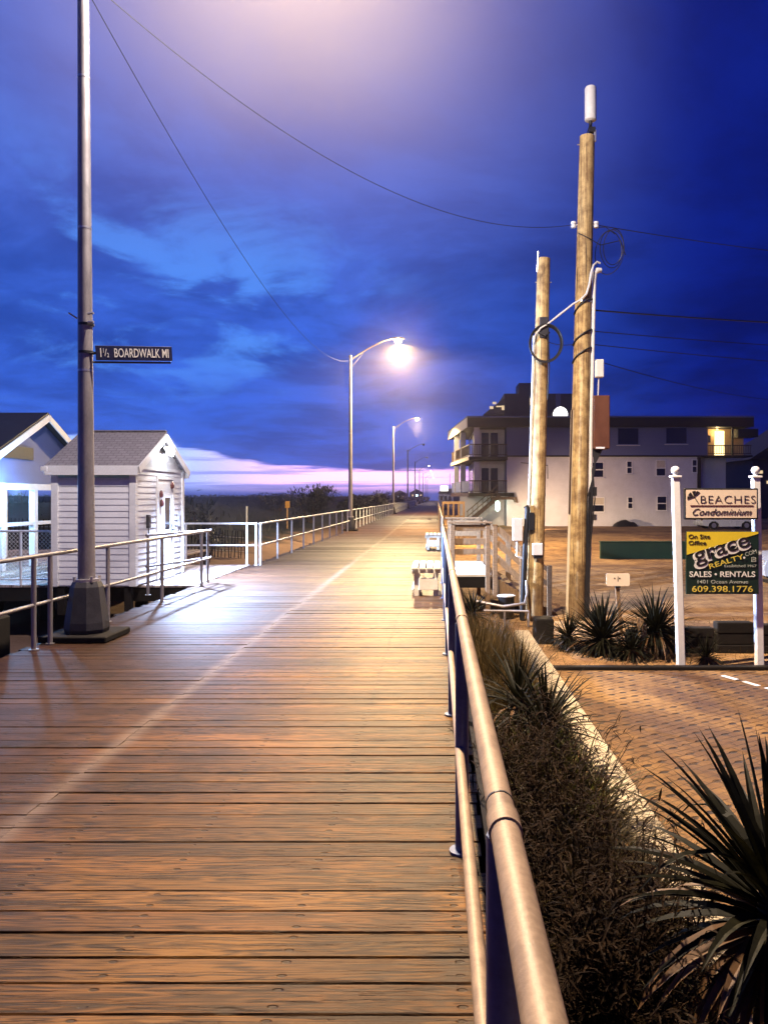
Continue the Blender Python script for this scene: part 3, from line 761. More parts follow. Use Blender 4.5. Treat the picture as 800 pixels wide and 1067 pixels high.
# roof: two slopes with thickness, overhanging
OX, OY = .10, .10
sl = (HR - HW) / ((Y1 - Y0) / 2)
ze = HW - OY * sl + .03
def roof_slab(mb, xa, xb, ya, yb, za, zb, th=.05):
    mb.prism([(ya, za), (yb, zb), (yb, zb + th), (ya, za + th)], 'x', xa, xb)
b = MB(); roof_slab(b, X0 - OX, X1 + OX, Y0 - OY, YM, ze, HR + .03); roof_slab(b, X0 - OX, X1 + OX, Y1 + OY, YM + .001, ze, HR + .03); b.box(X0 - OX, X1 + OX, YM - .07, YM + .07, HR + .072, HR + .095)
rf = b.build('roof', M['roof_grey'], sh)
b = MB(); b.box(X0 - OX, X1 + OX - .005, Y0 - OY - .025, Y0 - OY - .002, ze - .125, ze + .045); b.build('fascia', M['white'], rf); b = MB(); b.box(X0 - OX, X1 + OX - .005, Y1 + OY + .002, Y1 + OY + .025, ze - .125, ze + .045); b.build('fascia', M['white'], rf)
b = MB(); b.box(X0 - OX, X1 + OX - .01, Y0 - OY, Y0 - .03, ze - .02, ze - .005); b.build('soffit', M['white'], rf)
b = MB()
for s, yy in ((1, Y0 - OY), (-1, Y1 + OY)):
    b.bar((X1 + OX + .012, yy, ze - .03), (X1 + OX + .012, YM, HR - .03), .022, .13)
b.build('rake_board', M['white'], rf)
# door with glazed light, hardware and small fittings
b = MB(); b.box(X1 - .03, X1 + .006, DY0, DY1, .05, 1.98); dr = b.build('door', M['white'], sh)
b = MB(); b.box(X1 + .006, X1 + .012, DY0 + .33, DY1 - .14, .98, 1.62); b.build('window', M['glass'], dr)
b = MB()
for (a0, a1, z0, z1) in ((DY0 + .29, DY1 - .10, .94, .98), (DY0 + .29, DY1 - .10, 1.62, 1.66), (DY0 + .29, DY0 + .33, .98, 1.62), (DY1 - .14, DY1 - .10, .98, 1.62)):
    b.box(X1 + .0065, X1 + .024, a0, a1, z0, z1)
b.build('window_frame', M['white'], dr)
b = MB(); b.box(X1 + .0065, X1 + .03, DY1 - .085, DY1 - .045, .82, 1.08); b.tube([(X1 + .02, DY1 - .065, .97), (X1 + .075, DY1 - .065, .97), (X1 + .075, DY1 - .17, .97)], .011, 8); b.build('handle', M['black'], dr, True)
for a0, z in ((DY0 + .06, 1.62), (DY0 + .09, 1.44), (DY1 - .12, 1.80)):
    b = MB(); b.lathe([(.005, 0), (.035, .02), (.045, .07), (.03, .12), (.008, .15)], (X1 + .03, a0 + .04, z), 8); b.build('hanging_ornament', M['ink_brown'], dr, True)
b = MB()
for (a0, a1, z0, z1) in ((DY0 - .075, DY0 - .003, .03, 2.05), (DY1 + .003, DY1 + .075, .03, 2.05), (DY0 - .003, DY1 + .003, 1.985, 2.05)):
    b.box(X1 - .02, X1 + .022, a0, a1, z0, z1)
b.build('door_frame', M['white'], sh)
for a0, z in ((14.42, 1.05), (16.15, 1.02)):
    b = MB(); b.box(X1 - .004, X1 + .05, a0, a0 + .11, z, z + .25, .006); b.tube([(X1 + .025, a0 + .055, z), (X1 + .025, a0 + .055, z - .18)], .009, 6); b.build('outlet_box', M['lamp_base'] if a0 < 15 else M['steel'], sh)
b = MB(); b.box(X1 - .004, X1 + .09, DY0 + .05, DY1 - .05, .0, .05); b.build('threshold', M['steel'], sh)
fl = MB(); fl.obox((X1 + .10, YM, HR - .30), (.10, .26, .13), Matrix.Rotation(R(-25), 3, 'Y'), .01); fo = fl.build('flood_light', M['black'], sh)
fl = MB(); fl.obox((X1 + .158, YM, HR - .325), (.012, .27, .17), Matrix.Rotation(R(-28), 3, 'Y')); fl.lathe([(.02, -.06), (.07, -.03), (.085, .03), (.05, .08)], (X1 + .19, YM - .02, HR - .33), 12); fl.build('flood_lens', M['lens_white'], fo)
fs = spot('shed_flood', (X1 + .33, YM, HR - .40), 17000, (.46, .62, 1.0), 150, .85, (.86, .10, -.60), .09)
b = MB(); b.box(X0 - .11, X0 + .01, Y0 - .235, Y0 - .20, ze - .06, ze + .02, .008); b.build('security_camera', M['white'], sh)
b = MB()
for xx in (X0 + .12, (X0 + X1) / 2, X1 - .15):
    b = MB(); b.box(xx - .06, xx + .06, Y0 + .04, Y0 + .16, -.5, .02); b.build('skid', M['dark_timber'], sh)
pass

# ------------------------------------------------------------------ pavilion further left
pv = thing('beach_pavilion', (-11, 18.3, 0), 'open white gabled pavilion with dark roof at the far left edge', 'pavilion')
GX = -9.5
b = MB(); b.prism([(15.5, 1.95), (21.1, 1.95), (21.1, 2.25), (18.3, 3.52), (15.5, 2.25)], 'x', GX - .10, GX); b.build('gable_wall', M['siding_up'], pv)
b = MB(); roof_slab(b, -16, GX + .25, 15.1, 18.3, 2.03, 3.56, .09); roof_slab(b, -16, GX + .25, 21.5, 18.301, 2.03, 3.56, .09)
rf2 = b.build('roof', M['fascia_dark'], pv)
b = MB(); b.bar((GX + .27, 15.1, 1.98), (GX + .27, 18.3, 3.52), .03, .15); b.bar((GX + .27, 21.5, 1.98), (GX + .27, 18.3, 3.52), .03, .15); b.build('rake_board', M['white'], rf2)
b = MB(); b.box(GX + .002, GX + .03, 16.3, 18.05, 2.50, 2.78); b.build('louvre_strip', M['black'], pv)
for yv in (15.65, 16.85, 18.2, 19.6, 20.95):
    b = MB(); b.box(GX - .12, GX + .02, yv - .08, yv + .08, 0, 1.95, .01); b.build('column', M['white'], pv)
for yv in (15.65, 20.95):
    for xx in (-11.8, -14.2):
        b = MB(); b.box(xx - .07, xx + .07, yv - .07, yv + .07, 0, 2.1, .01); b.build('column', M['white'], pv)
b = MB(); b.box(GX - .1, GX + .01, 15.73, 20.87, .98, 1.06); b.build('rail', M['white'], pv)
b = MB(); b.box(GX - .13, GX + .03, 15.5, 21.1, 1.80, 1.945); b.build('beam', M['white'], pv)
b = MB(); b.lathe([(.02, -.10), (.08, -.08), (.10, 0), (.06, .02)], (-10.4, 17.2, 2.35), 12); b.tube([(-10.4, 17.2, 2.37), (-10.4, 17.2, 2.98)], .012, 6); b.build('ceiling_lamp', M['lens_cyan'], pv, True)
l = bpy.data.lights.new('pavilion_light', 'POINT'); l.energy = 420; l.color = (.25, .55, 1); l.shadow_soft_size = .1
lo = bpy.data.objects.new('pavilion_light', l); C.objects.link(lo); lo.location = (-10.4, 17.2, 2.16)
lo2 = lo.copy(); lo2.data = l.copy(); lo2.data.energy = 300; C.objects.link(lo2); lo2.location = (-8.9, 16.3, 1.75)

# ------------------------------------------------------------------ utility poles
def pole_pts(b0, t0, n=8):
    b0, t0 = Vector(b0), Vector(t0); return [b0.lerp(t0, i / n) for i in range(n + 1)]
P1b, P1t = Vector((1.97, 15.6, G - .3)), Vector((2.17, 15.6, 6.48))
P2b, P2t = Vector((2.82, 15.65, G - .3)), Vector((3.06, 15.65, 8.98))
p1 = thing('utility_pole', (P1b.x, P1b.y, G), 'shorter pale wooden utility pole with a black cable coil beside the stairs', 'utility pole', 'wooden utility poles')
b = MB(); b.tube(pole_pts(P1b, P1t), [.175 - .045 * i / 8 for i in range(9)], 20); b.build('shaft', M['pole'], p1, True)
def on1(z, dx=0, dy=0): f = (z - P1b.z) / (P1t.z - P1b.z); q = P1b.lerp(P1t, f); return Vector((q.x + dx, q.y + dy, z))
def on2(z, dx=0, dy=0): f = (z - P2b.z) / (P2t.z - P2b.z); q = P2b.lerp(P2t, f); return Vector((q.x + dx, q.y + dy, z))
b = MB(); b.tube([on1(6.2, -.13, -.03), on1(6.62, -.12, -.03)], .02, 8); b.tube([on1(6.0, -.16), on1(6.0, .17)], .012, 6); b.build('top_pin', M['steel'], p1, True)
b = MB(); b.obox(on1(5.05, .02, -.14), (.17, .05, .42), None, .01); b.tube([on1(4.95, -.10, -.17), on1(4.88, .05, -.19), on1(4.95, .13, -.15)], .022, 8); b.build('cable_clamp', M['lamp_base'], p1, True)
b = MB()
for k in range(4):
    pts = []
    for i in range(33):
        a = 2 * PI * i / 32; rr = .30 + .012 * k
        pts.append(on1(4.72 + rr * 1.15 * math.sin(a), .06 + rr * math.cos(a), -.16 - .02 * k))
    b.tube(pts, .011, 6, False)
b.tube([on1(5.06, .10, -.18), on1(4.3, .14, -.18), on1(3.6, .13, -.17)], .014, 6)
b.build('cable_coil', M['rubber'], p1, True)
b = MB(); b.tube([on1(4.9, -.17, -.06), on1(3, -.175, -.06), on1(1.4, -.18, -.06)], .02, 8); b.build('white_conduit', M['pvc'], p1, True)
b = MB(); b.tube([on1(1.45, -.24, -.10), on1(1.40, -.21, -.12), on1(.6, -.24, -.11), on1(-.85, -.26, -.10)], .055, 10); b.obox(on1(1.15, -.13, -.17), (.10, .06, .35)); b.build('black_riser', M['black'], p1, True)
b = MB(); b.obox(on1(.98, -.40, -.10), (.20, .14, .46), None, .012); b.tube([on1(.74, -.40, -.10), on1(.45, -.40, -.10), on1(.40, -.28, -.10)], .025, 8); b.build('meter_box', M['pvc'], p1)
b = MB(); b.obox(on1(.59, .0, -.20), (.20, .12, .24), None, .01); b.build('switch_box', M['white'], p1)
b = MB(); b.obox(on1(.43, .02, -.18), (.18, .09, .05)); b.build('box_bracket', M['black'], p1)

p2 = thing('utility_pole', (P2b.x, P2b.y, G), 'tallest brown wooden utility pole carrying the white antenna and brown cabinet', 'utility pole', 'wooden utility poles')
b = MB(); b.tube(pole_pts(P2b, P2t), [.198 - .045 * i / 8 for i in range(9)], 22); b.build('shaft', M['pole'], p2, True)
b = MB(); b.lathe([(.09, 0), (.118, .02), (.118, .66), (.10, .69), (.05, .70)], on2(9.30, .06), 22); an = b.build('antenna', M['pvc'], p2, True)
b = MB(); b.tube([on2(8.75, .07, .02), on2(9.37, .06)], .035, 10); b.obox(on2(9.1, .09, -.03), (.12, .10, .10)); b.tube([on2(9.2, .04, -.06), on2(9.0, -.02, -.09), on2(8.85, .02, -.12)], .012, 6); b.build('antenna_mount', M['black'], p2, True)
b = MB(); b.obox(on2(8.98, .15, -.05), (.045, .05, .24), None, .008); b.build('antenna_clip', M['steel'], p2); b = MB(); b.tube([on2(8.82, -.20), on2(8.82, -.08)], .012, 6); b.build('step_bolt', M['steel'], p2)
for dx in (-.24, .22):
    b = MB(); q = on2(7.18, dx, -.02); b.lathe([(.02, -.07), (.05, -.06), (.055, -.02), (.035, 0), (.055, .02), (.05, .06), (.02, .07)], q, 12); b.tube([on2(7.18, dx * .45, 0), q], .014, 6); b.tube([q + Vector((-.05, 0, .05)), q + Vector((.05, 0, -.05))], .012, 6); b.build('insulator', M['white'], p2, True)
b = MB(); b.tube([on2(6.25, .34, -.05), on2(6.24, .26, -.06), on2(6.18, .21, -.06), on2(6.05, .205, -.06)], [.045, .06, .05, .042], 12); b.tube([on2(z, .205 + (.03 if z < 3 else 0), -.06) for z in (6.08, 4.5, 3, 1.6, .2)], .038, 12)
b.build('white_conduit', M['pvc'], p2, True)
b = MB()
for z in (5.6, 3.2): b.tube([on2(z - .012, .0), on2(z + .012, .0)], .175, 20)
b.build('strap', M['steel'], p2, True)
b = MB(); b.tube([on2(3.4, -.175, -.06), on2(1.0, -.18, -.06), on2(-.9, -.185, -.06)], .036, 8); b.build('ground_conduit', M['cream_trim'], p2, True)
b = MB(); b.tube([on2(3.4, -.195, -.10), on2(2.0, -.20, -.10), on2(1.3, -.20, -.10)], .018, 6); b.build('ground_wire', M['brown_rail'], p2, True)
b = MB(); b.obox(on2(4.24, .345, -.08), (.155, .15, .36), None, .012); b.tube([on2(4.06, .335, -.08), on2(3.66, .33, -.08)], .014, 6); b.build('small_box', M['pvc'], p2)
cb = MB(); cb.obox(on2(3.15, .40, -.02), (.33, .30, 1.08), None, .015); cbo = cb.build('cabinet', M['brown_box'], p2)
b = MB(); b.obox(on2(2.63, .38, -.165), (.18, .02, .035)); b.build('cabinet_label', M['white'], cbo)
b = MB()
for k in range(7):
    dx = .16 + .035 * k * (1 if k % 2 else .6)
    b.tube([on2(2.6, .26 + .03 * k, -.06), on2(2.2, .30 - .01 * k, -.12), on2(1.6, dx * .9, -.15), on2(.5, .16 + .012 * k, -.14), on2(-.8, .15 + .014 * k, -.13)], .013, 6)
b.obox(on2(1.75, .30, -.10), (.08, .07, .18)); b.build('cable_bundle', M['rubber'], p2, True)
b = MB()
for k, (z, r) in enumerate(((5.35, .18), (4.72, .19), (4.36, .19))):
    pts = []
    for i in range(15):
        a = PI + PI * i / 14 * 1.0
        pts.append(on2(z + .32 * math.sin(PI * i / 14 * .5), r * math.cos(a), r * math.sin(a)))
    b = MB(); b.tube(pts, .018, 6); b.build('wrapped_cable', M['rubber'], p2, True)
b = MB()
for k, (dx, dz, rr) in enumerate(((.55, 0, .30), (.60, .05, .26), (.52, -.06, .33))):
    pts = []
    for i in range(29):
        a = 2 * PI * i / 28
        pts.append(on2(6.70 + dz + rr * 1.25 * math.sin(a), dx + rr * .85 * math.cos(a), .05 + .15 * math.cos(a + k)))
    b.tube(pts, .0085, 5, False)
b.tube([on2(6.98, -.16, -.12), on2(6.85, .05, -.19), on2(6.74, .30, -.1), on2(6.9, .75, .1), on2(6.6, .86, .1)], .010, 5)
b.tube([on2(7.12, .24, -.02), on2(7.14, .42, 0), on2(7.0, .62, .02)], .008, 5)
b.build('spare_cable_loops', M['rubber'], p2, True)

# overhead wires
def wire(label, pts, r=.009, mat=None):
    b = MB(); b.tube(pts, r, 5)
    return tag(b.build('overhead_wire', mat or M['rubber'], None, True), label, 'wire', 'overhead wires')
top1 = Vector((-4.1, 8.9, 8.5))
wire('long sagging overhead wire from the near lamp post to the tall utility pole', cat_curve((-4.0, 8.9, 7.6), on2(7.18, -.24, -.02), .92, 40), .0055, M['rubber'])
wire('thin overhead wire from the near lamp post to the lit lamp behind it', cat_curve((-4.05, 8.95, 7.5), (-4.2, 37.4, 8.3), 1.28, 40), .0055)
wire('white cable drooping between the short and the tall utility pole', [on1(4.75, -.18, -.10), on1(4.9, -.15, -.15), on1(5.03, -.05, -.2), on1(5.12, .10, -.2), on2(5.52, -.24, -.22), on2(5.60, -.10, -.23), on2(5.72, .02, -.22), on2(5.92, .08, -.2), on2(6.15, .11, -.19), on2(6.32, .16, -.15), on2(6.40, .24, -.1), on2(6.38, .31, -.07)], .021, M['pvc'])
wire('thickest overhead wire leading right from the tall pole, with two clamps', cat_curve(on2(5.45, .18), (22, 24, 7.05), .25), .017)
wire('upper thin wire leading right from the top insulator of the tall pole', cat_curve(on2(7.18, .24), (20, 22, 8.2), .35), .009)
wire('lower thin overhead wire leading right just below the thick wire', cat_curve(on2(5.02, .18), (22, 25, 6.3), .2), .009)
wire('second lower thin overhead wire sloping down to the right edge', cat_curve(on2(4.75, .18), (22, 25, 5.6), .2), .009)
wire('faint thin wire sloping down right towards the condominium roof', cat_curve(on2(4.45, .18), (24, 42, 7.6), .8), .009)
wire('short thin wire between the two utility poles', cat_curve(on1(4.80, .1), on2(4.75, -.18), .04), .007)
for ch in ():
    pass

# ------------------------------------------------------------------ the condominium sign
sg = thing('condominium_sign', (4.13, 11.25, G), 'white post sign with cream name board above a green and yellow office board', 'sign')
for (xb, xt, yv) in ((3.57, 3.485, 11.23), (4.745, 4.685, 11.30)):
    b = MB(); b.bar((xb, yv, G - .2), (xt, yv, 1.92), .108, .108, .01, up=(0, 1, 0)); po = b.build('post', M['white'], sg)
    b = MB(); b.obox((xt - .001, yv, 1.935), (.15, .15, .03), None, .006); b.lathe([(.035, 0), (.03, .02), (.055, .045), (.066, .08), (.055, .115), (.02, .138)], (xt, yv, 1.95), 16); b.build('ball_cap', M['white'], po, True)
YS = 11.13
b = MB(); b.box(3.575, 4.645, YS - .02, YS + .03, 1.31, 1.765, .012); up_ = b.build('name_board_frame', M['black'], sg)
b = MB(); b.box(3.60, 4.62, YS - .026, YS - .0195, 1.335, 1.74); nb = b.build('name_board', M['sign_cream'], sg)
yt = YS - .030
text('BEACHES', .165, (4.20, yt, 1.595), M['ink'], nb, width=.79, off=-.0035, space=1.1)
text('Condominium', .140, (4.10, yt, 1.415), M['ink'], nb, shear=.45, width=.85, off=-.0008, space=1.08)
b = MB(); b.box(3.66, 4.57, yt - .001, yt + .002, 1.50, 1.518); b.build('underline', M['ink_brown'], nb)
b = MB()
for k in range(4):
    poly = []
    a0, a1 = R(8 + k * 42), R(8 + k * 42 + 32)
    base = Vector((3.715, 1.635))
    for i in range(5):
        a = a0 + (a1 - a0) * i / 4; poly.append((.105 * math.cos(a), .085 * math.sin(a)))
    poly += [(.012 * math.cos(a1), .0 * math.sin(a1)), (.012 * math.cos(a0), 0)]
    rot = Matrix.Rotation(R(32), 2)
    b.prism([tuple(rot @ Vector(p) + base) for p in poly], 'y', yt - .001, yt + .002)
b.bar((3.715, yt, 1.64), (3.775, yt, 1.545), .003, .012, up=(1, 0, 0))
b.build('umbrella_emblem', M['ink'], nb)
# office board
b = MB(); b.box(3.605, 4.655, YS - .015, YS + .02, .23, 1.14, .006); ob = b.build('office_board', M['sign_green'], sg)
b = MB(); b.add([(3.612, YS - .0205, 1.133), (4.648, YS - .0205, 1.133), (4.648, YS - .0205, 1.105), (3.612, YS - .0205, .80)], [(0, 1, 2, 3)])
b.add([(3.612, YS - .0155, 1.133), (4.648, YS - .0155, 1.133), (4.648, YS - .0155, 1.105), (3.612, YS - .0155, .80)], [(3, 2, 1, 0)]); b.build('yellow_panel', M['sign_yellow'], ob)
y2 = YS - .024
text('On Site', .085, (3.632, y2, 1.062), M['ink'], ob, off=.0006, align='LEFT', width=.31)
text('Office', .085, (3.632, y2, .970), M['ink'], ob, off=.0006, align='LEFT', width=.255)
ga = R(17)
text('grace', .315, (4.105, y2, .880), M['ink_white'], ob, sx=1.22, rot=ga, off=.021, depth=.001)
text('grace', .315, (4.115, y2 - .004, .903), M['ink'], ob, sx=1.22, rot=ga, off=.003, depth=.001)
text('REALTY', .100, (4.175, y2 - .006, .700), M['ink_yellow'], ob, rot=ga, off=.001, width=.52, depth=.001)
text('.', .17, (4.425, y2 - .006, .80), M['ink_white'], ob, rot=ga, off=.006, depth=.001)
text('COM', .085, (4.535, y2 - .006, .826), M['ink_pale'], ob, rot=ga, width=.17, depth=.001)
text('Established 1967', .052, (4.385, y2, .638), M['ink_pale'], ob, width=.46)
text('SALES \u2022 RENTALS', .112, (4.125, y2, .515), M['ink_white'], ob, off=.0018, width=.95)
text('1401 Ocean Avenue', .074, (4.125, y2, .408), M['ink_pale'], ob, width=.73)
text('609.398.1776', .125, (4.125, y2, .302), M['ink_yellow'], ob, off=.0005, width=.88)
b = MB()
for (a0, a1, z0, z1) in ((4.545, 4.61, .70, .708), (4.545, 4.61, .757, .765), (4.545, 4.553, .708, .757), (4.602, 4.61, .708, .757), (4.562, 4.595, .722, .730), (4.562, 4.595, .736, .744)):
    b.box(a0, a1, y2 - .001, y2 + .002, z0, z1)
b.build('small_emblem', M['ink_pale'], ob)

# small number plate on a stake
pn = thing('number_post', (3.28, 14.0, G), 'small rounded white plate on a thin wooden stake beside the spiky plants', 'sign')
b = MB(); b.bar((3.36, 14.0, G - .1), (3.275, 14.0, .07), .075, .06, .006, up=(0, 1, 0)); b.build('stake', M['timber'], pn)
def rrect(x0, x1, z0, z1, r, n=5):
    pts = []
    for cx, cz, a0 in ((x1 - r, z0 + r, -90), (x1 - r, z1 - r, 0), (x0 + r, z1 - r, 90), (x0 + r, z0 + r, 180)):
        for i in range(n + 1):
            a = R(a0 + 90 * i / n); pts.append((cx + r * math.cos(a), cz + r * math.sin(a)))
    return pts
b = MB(); b.prism(rrect(3.07, 3.50, .02, .25, .035), 'y', 13.945, 13.962); pt_ = b.build('plate', M['sign_cream'], pn)
b = MB(); b.box(3.235, 3.335, 13.93, 13.968, -.012, .018); b.build('clamp', M['black'], pn)
text('\u2022 |\u2022', .10, (3.27, 13.942, .155), M['ink'], pt_, off=.002)

# ------------------------------------------------------------------ benches
def bench(loc, label):
    t = thing('boardwalk_bench', loc, label, 'bench', 'white slatted benches by the right railing')
    for k in range(4):
        b = MB(); x0 = -.235 + k * .125; b.box(x0, x0 + .098, -.65, .65, .445, .48, .006); b.build('seat_slat', M['bench'], t, world=False)
    for yv in (-.50, .50):
        b = MB(); b.box(-.24, .24, yv - .035, yv + .035, .375, .445); b.box(-.20, -.12, yv - .03, yv + .03, .0, .375); b.box(.12, .20, yv - .03, yv + .03, .0, .375); b.build('leg', M['bench'], t, world=False)
    b = MB(); b.box(-.12, .20, -.58, -.535, .10, .30, .006); b.build('end_board', M['bench'], t, world=False)
    b = MB()
    for zz in (.02, .36):
        b.box(-.235, -.21, -.6, .6, zz if zz > .1 else .06, zz + .06 if zz > .1 else .12)
    b.build('stretcher', M['bench'], t, world=False)
    return t
b1 = bench((-.18, 13.25, 0), 'nearer white slatted bench against the right pipe railing')
b2 = copy_tree(b1); b2.location = (-.12, 24.4, 0); b2['label'] = 'farther white slatted bench just past the timber landing'

# ------------------------------------------------------------------ timber landing and stairs
st = thing('timber_stair', (1.0, 17.6, 0), 'weathered timber landing with stairs leading down right off the boardwalk', 'stairs')
LY0, LY1 = 16.2, 19.6
b = MB()
yy = LY0
while yy < LY1:
    b.cur = random.random(); b.box(.265, 1.15, yy, yy + .138, -.045, random.uniform(-.003, .002)); yy += .145
b.build('landing', M['bench'], st)
b = MB(); b.box(.27, 1.14, LY0 + .02, LY0 + .06, -.28, -.048); b.build('landing_joist', M['dark_timber'], st)
nst = 5
for k in range(nst):
    b = MB(); xx = 1.16 + k * .27; zz = -.16 * (k + 1); b.box(xx, xx + .28, LY0 + .1, LY1 - .3, zz - .045, zz, .006); b.build('tread', M['timber_h'], st)
for yv in (LY0 + .06, LY1 - .27):
    b = MB(); b.bar((1.14, yv, -.16), (2.52, yv, -.98), .05, .26); b.build('stringer', M['timber_h'], st)
def post(x, y, z0, z1, w=.10): b = MB(); b.box(x - w / 2, x + w / 2, y - w / 2, y + w / 2, z0, z1, .008); b.build('railing_post', M['timber'], st)
for yv in (LY0 - .06, LY1 + .06):
    post(1.07, yv, G - .1, 1.08); post(.33, yv, -.3, 1.06)
    for z0, z1 in ((.93, 1.06), (.64, .77), (.43, .55)):
        b = MB(); b.box(.27, 1.02, yv - .02, yv + .02, z0, z1, .004); b.build('railing_board', M['timber_h'], st)
    b = MB(); b.box(.22, 1.16, yv - .09, yv + .09, 1.082, 1.12, .006); b.build('cap_board', M['timber_h'], st)
for yv in (LY0 - .06, LY1 - .22):
    post(1.22, yv, -.5, 1.06); post(1.80, yv, G - .1, .62, .13); post(2.36, yv, G - .1, .20)
    for dz in (.96, .66, .32):
        b = MB(); b.bar((1.27, yv - .025, dz + .02), (1.78, yv - .025, dz - .43), .035, .12); b.bar((1.86, yv - .025, dz - .50), (2.34, yv - .025, dz - .86), .035, .09) if dz > .6 else None
        b.build('stair_railing', M['timber_h'], st)
# second, farther landing
st2 = thing('timber_landing', (.8, 40, 0), 'farther cream landing railing jutting right off the boardwalk near the condominium', 'landing')
b = MB(); b.box(.27, 1.45, 40, 42.4, -.05, 0); b.build('landing', M['timber_h'], st2)
b = MB(); b.box(.27, 1.45, 39.9, 39.98, 1.28, 1.41); b.build('cap_board', M['timber_h'], st2)
b = MB(); b.box(.27, 1.45, 39.92, 39.96, .55, .68); b.build('railing_board', M['timber_h'], st2)
for k in range(5):
    b = MB(); xx = .32 + k * .27; b.box(xx - .04, xx + .04, 39.86, 39.94, -.9, 1.28); b.build('railing_post', M['timber'], st2)

# odds and ends under the stairs
b = MB(); b.lathe([(.13, 0), (.15, .04), (.17, .42), (.18, .44), (.15, .45)], (1.42, 15.75, G), 18); tb = tag(b.build('black_tub', M['black'], None, True), 'black plastic tub standing below the timber stairs', 'tub')
b = MB(); b.lathe([(.185, .455), (.185, .475), (.05, .49)], (1.42, 15.75, G), 18); b.build('lid', M['pvc'], tb, True)
b = MB(); b.tube([(.75, 15.2, -.42), (1.3, 15.0, -.50), (1.72, 15.1, -.46), (1.8, 15.35, -.3), (1.8, 15.45, -.05)], .028, 8); b.tube([(.9, 14.8, -.55), (1.75, 14.7, -.55)], .022, 8)
b.tube([(1.3, 14.75, G), (1.3, 14.75, -.55)], .022, 8); b.tube([(1.75, 14.7, G), (1.75, 14.7, -.55)], .022, 8)
tag(b.build('pipe_run', M['lamp_metal'], None, True), 'grey bent pipes running low above the bed at the stair foot', 'pipes')
b = MB(); b.box(1.66, 1.98, 13.0, 13.35, G, G + .42, .02); tag(b.build('planter_block', M['dark_timber']), 'dark square timber block at the end of the kerb', 'block')

# ------------------------------------------------------------------ timbers, stump, low walls
b = MB(); b.box(1.64, 14, 11.02, 11.14, G - .1, G + .05, .01); tag(b.build('edging_timber', M['dark_timber']), 'dark edging timber between the pavers and the sign bed', 'edging')
rw = thing('low_timber_wall', (4.2, 12.3, G), 'low black timber bed wall behind the white sign posts', 'low wall')
xx = 2.62
k = 0
for (xa, xb, top) in ((3.05, 3.48, .40), (3.66, 4.42, .45), (4.47, 5.05, .54), (5.08, 5.9, .50)):
    for q in range(3):
        b = MB(); b.box(xa, xb, 12.25 + .01 * (q % 2), 12.45, G - .05 + q * top / 3, G - .05 + (q + 1) * top / 3 - .006, .012); b.build('timber', M['dark_timber'], rw)
b = MB(); b.tube([(3.18, 11.9, G - .1), (3.17, 11.9, G + .62)], [.085, .075], 12); tag(b.build('wooden_stump_post', M['timber'], None, True), 'short brown stump post between the two yuccas', 'post')
b = MB(); b.box(6.6, 10.5, 31, 31.2, G - .1, G + .66, .02)
gp = tag(b.build('green_barrier', M['green_panel']), 'low dark green barrier across the sand before the condominium', 'barrier')
b = MB(); b.box(6.58, 10.52, 30.97, 31.23, G + .66, G + .70); b.build('cap_rail', M['green_panel'], gp)

# ------------------------------------------------------------------ plants
def blade(V, F, base, d, length, w, droop, segs=4, fold=.25, curl=0, twist=0):
    """one sword leaf from base along d, bending down by droop"""
    d = Vector(d).normalized(); up = Vector((0, 0, 1))
    side = d.cross(up)
    if side.length < .05: side = Vector((math.cos(twist), math.sin(twist), 0))
    side.normalize()
    p = Vector(base); n0 = len(V); step = length / segs; dd = d.copy()
    for i in range(segs + 1):
        t = i / segs
        ww = w * (.55 + .45 * min(1, t * 4)) * (1 - t ** 2.2) * .5
        nrm = side.cross(dd).normalized()
        if i == segs: V.append(tuple(p)); break
        V.append(tuple(p - side * ww + nrm * ww * fold * 2)); V.append(tuple(p)); V.append(tuple(p + side * ww + nrm * ww * fold * 2))
        dd = (dd - up * droop * step / max(length, .01) * (.4 + t) + side * curl * step).normalized()
        p = p + dd * step
    for i in range(segs - 1):
        a = n0 + i * 3
        F.append((a, a + 1, a + 4, a + 3)); F.append((a + 1, a + 2, a + 5, a + 4))
    a = n0 + (segs - 1) * 3
    F.append((a, a + 1, a + 3)); F.append((a + 1, a + 2, a + 3))
def yucca(loc, label, n, length, width, trunk_h, seed, dead=.25, group='spiky yuccas', segs=5, lean=(0, 0)):
    rnd = random.Random(seed)
    y = thing('yucca', loc, label, 'yucca', group)
    V, F, V2, F2 = [], [], [], []
    for i in range(n):
        t = i / n
        phi = i * 2.39996 + rnd.uniform(-.2, .2)
        elv = R(78 - 112 * t ** .85 + rnd.uniform(-14, 14))
        d = Vector((math.cos(phi) * math.cos(elv), math.sin(phi) * math.cos(elv), math.sin(elv)))
        base = Vector((lean[0], lean[1], trunk_h - .22 * t * min(1, trunk_h))) + Vector((d.x, d.y, 0)) * .035
        L = length * rnd.uniform(.78, 1.08) * (.8 + .2 * math.sin(PI * min(1, t + .25)))
        isd = rnd.random() < dead * max(0, t - .35) * 2.2
        blade(V2 if isd else V, F2 if isd else F, base, d, L, width * rnd.uniform(.8, 1.15), (2.6 if rnd.random() < .10 else .45 + .7 * t * rnd.uniform(.4, 1.5)) if not isd else rnd.uniform(1.1, 2.6), segs, .22, rnd.uniform(-.25, .25))
    b = MB(); b.add(V, F); b.build('leaf_rosette', M['yucca'], y, world=False, fix=False)
    if V2: b = MB(); b.add(V2, F2); b.build('dry_leaves', M['yucca_dry'], y, world=False, fix=False)
    b = MB(); b.tube([(0, 0, -.08), (lean[0] * .5, lean[1] * .5, trunk_h * .5), (lean[0], lean[1], trunk_h)], [.10, .085, .07], 10); b.build('trunk', M['bark'], y, True, world=False)
    return y
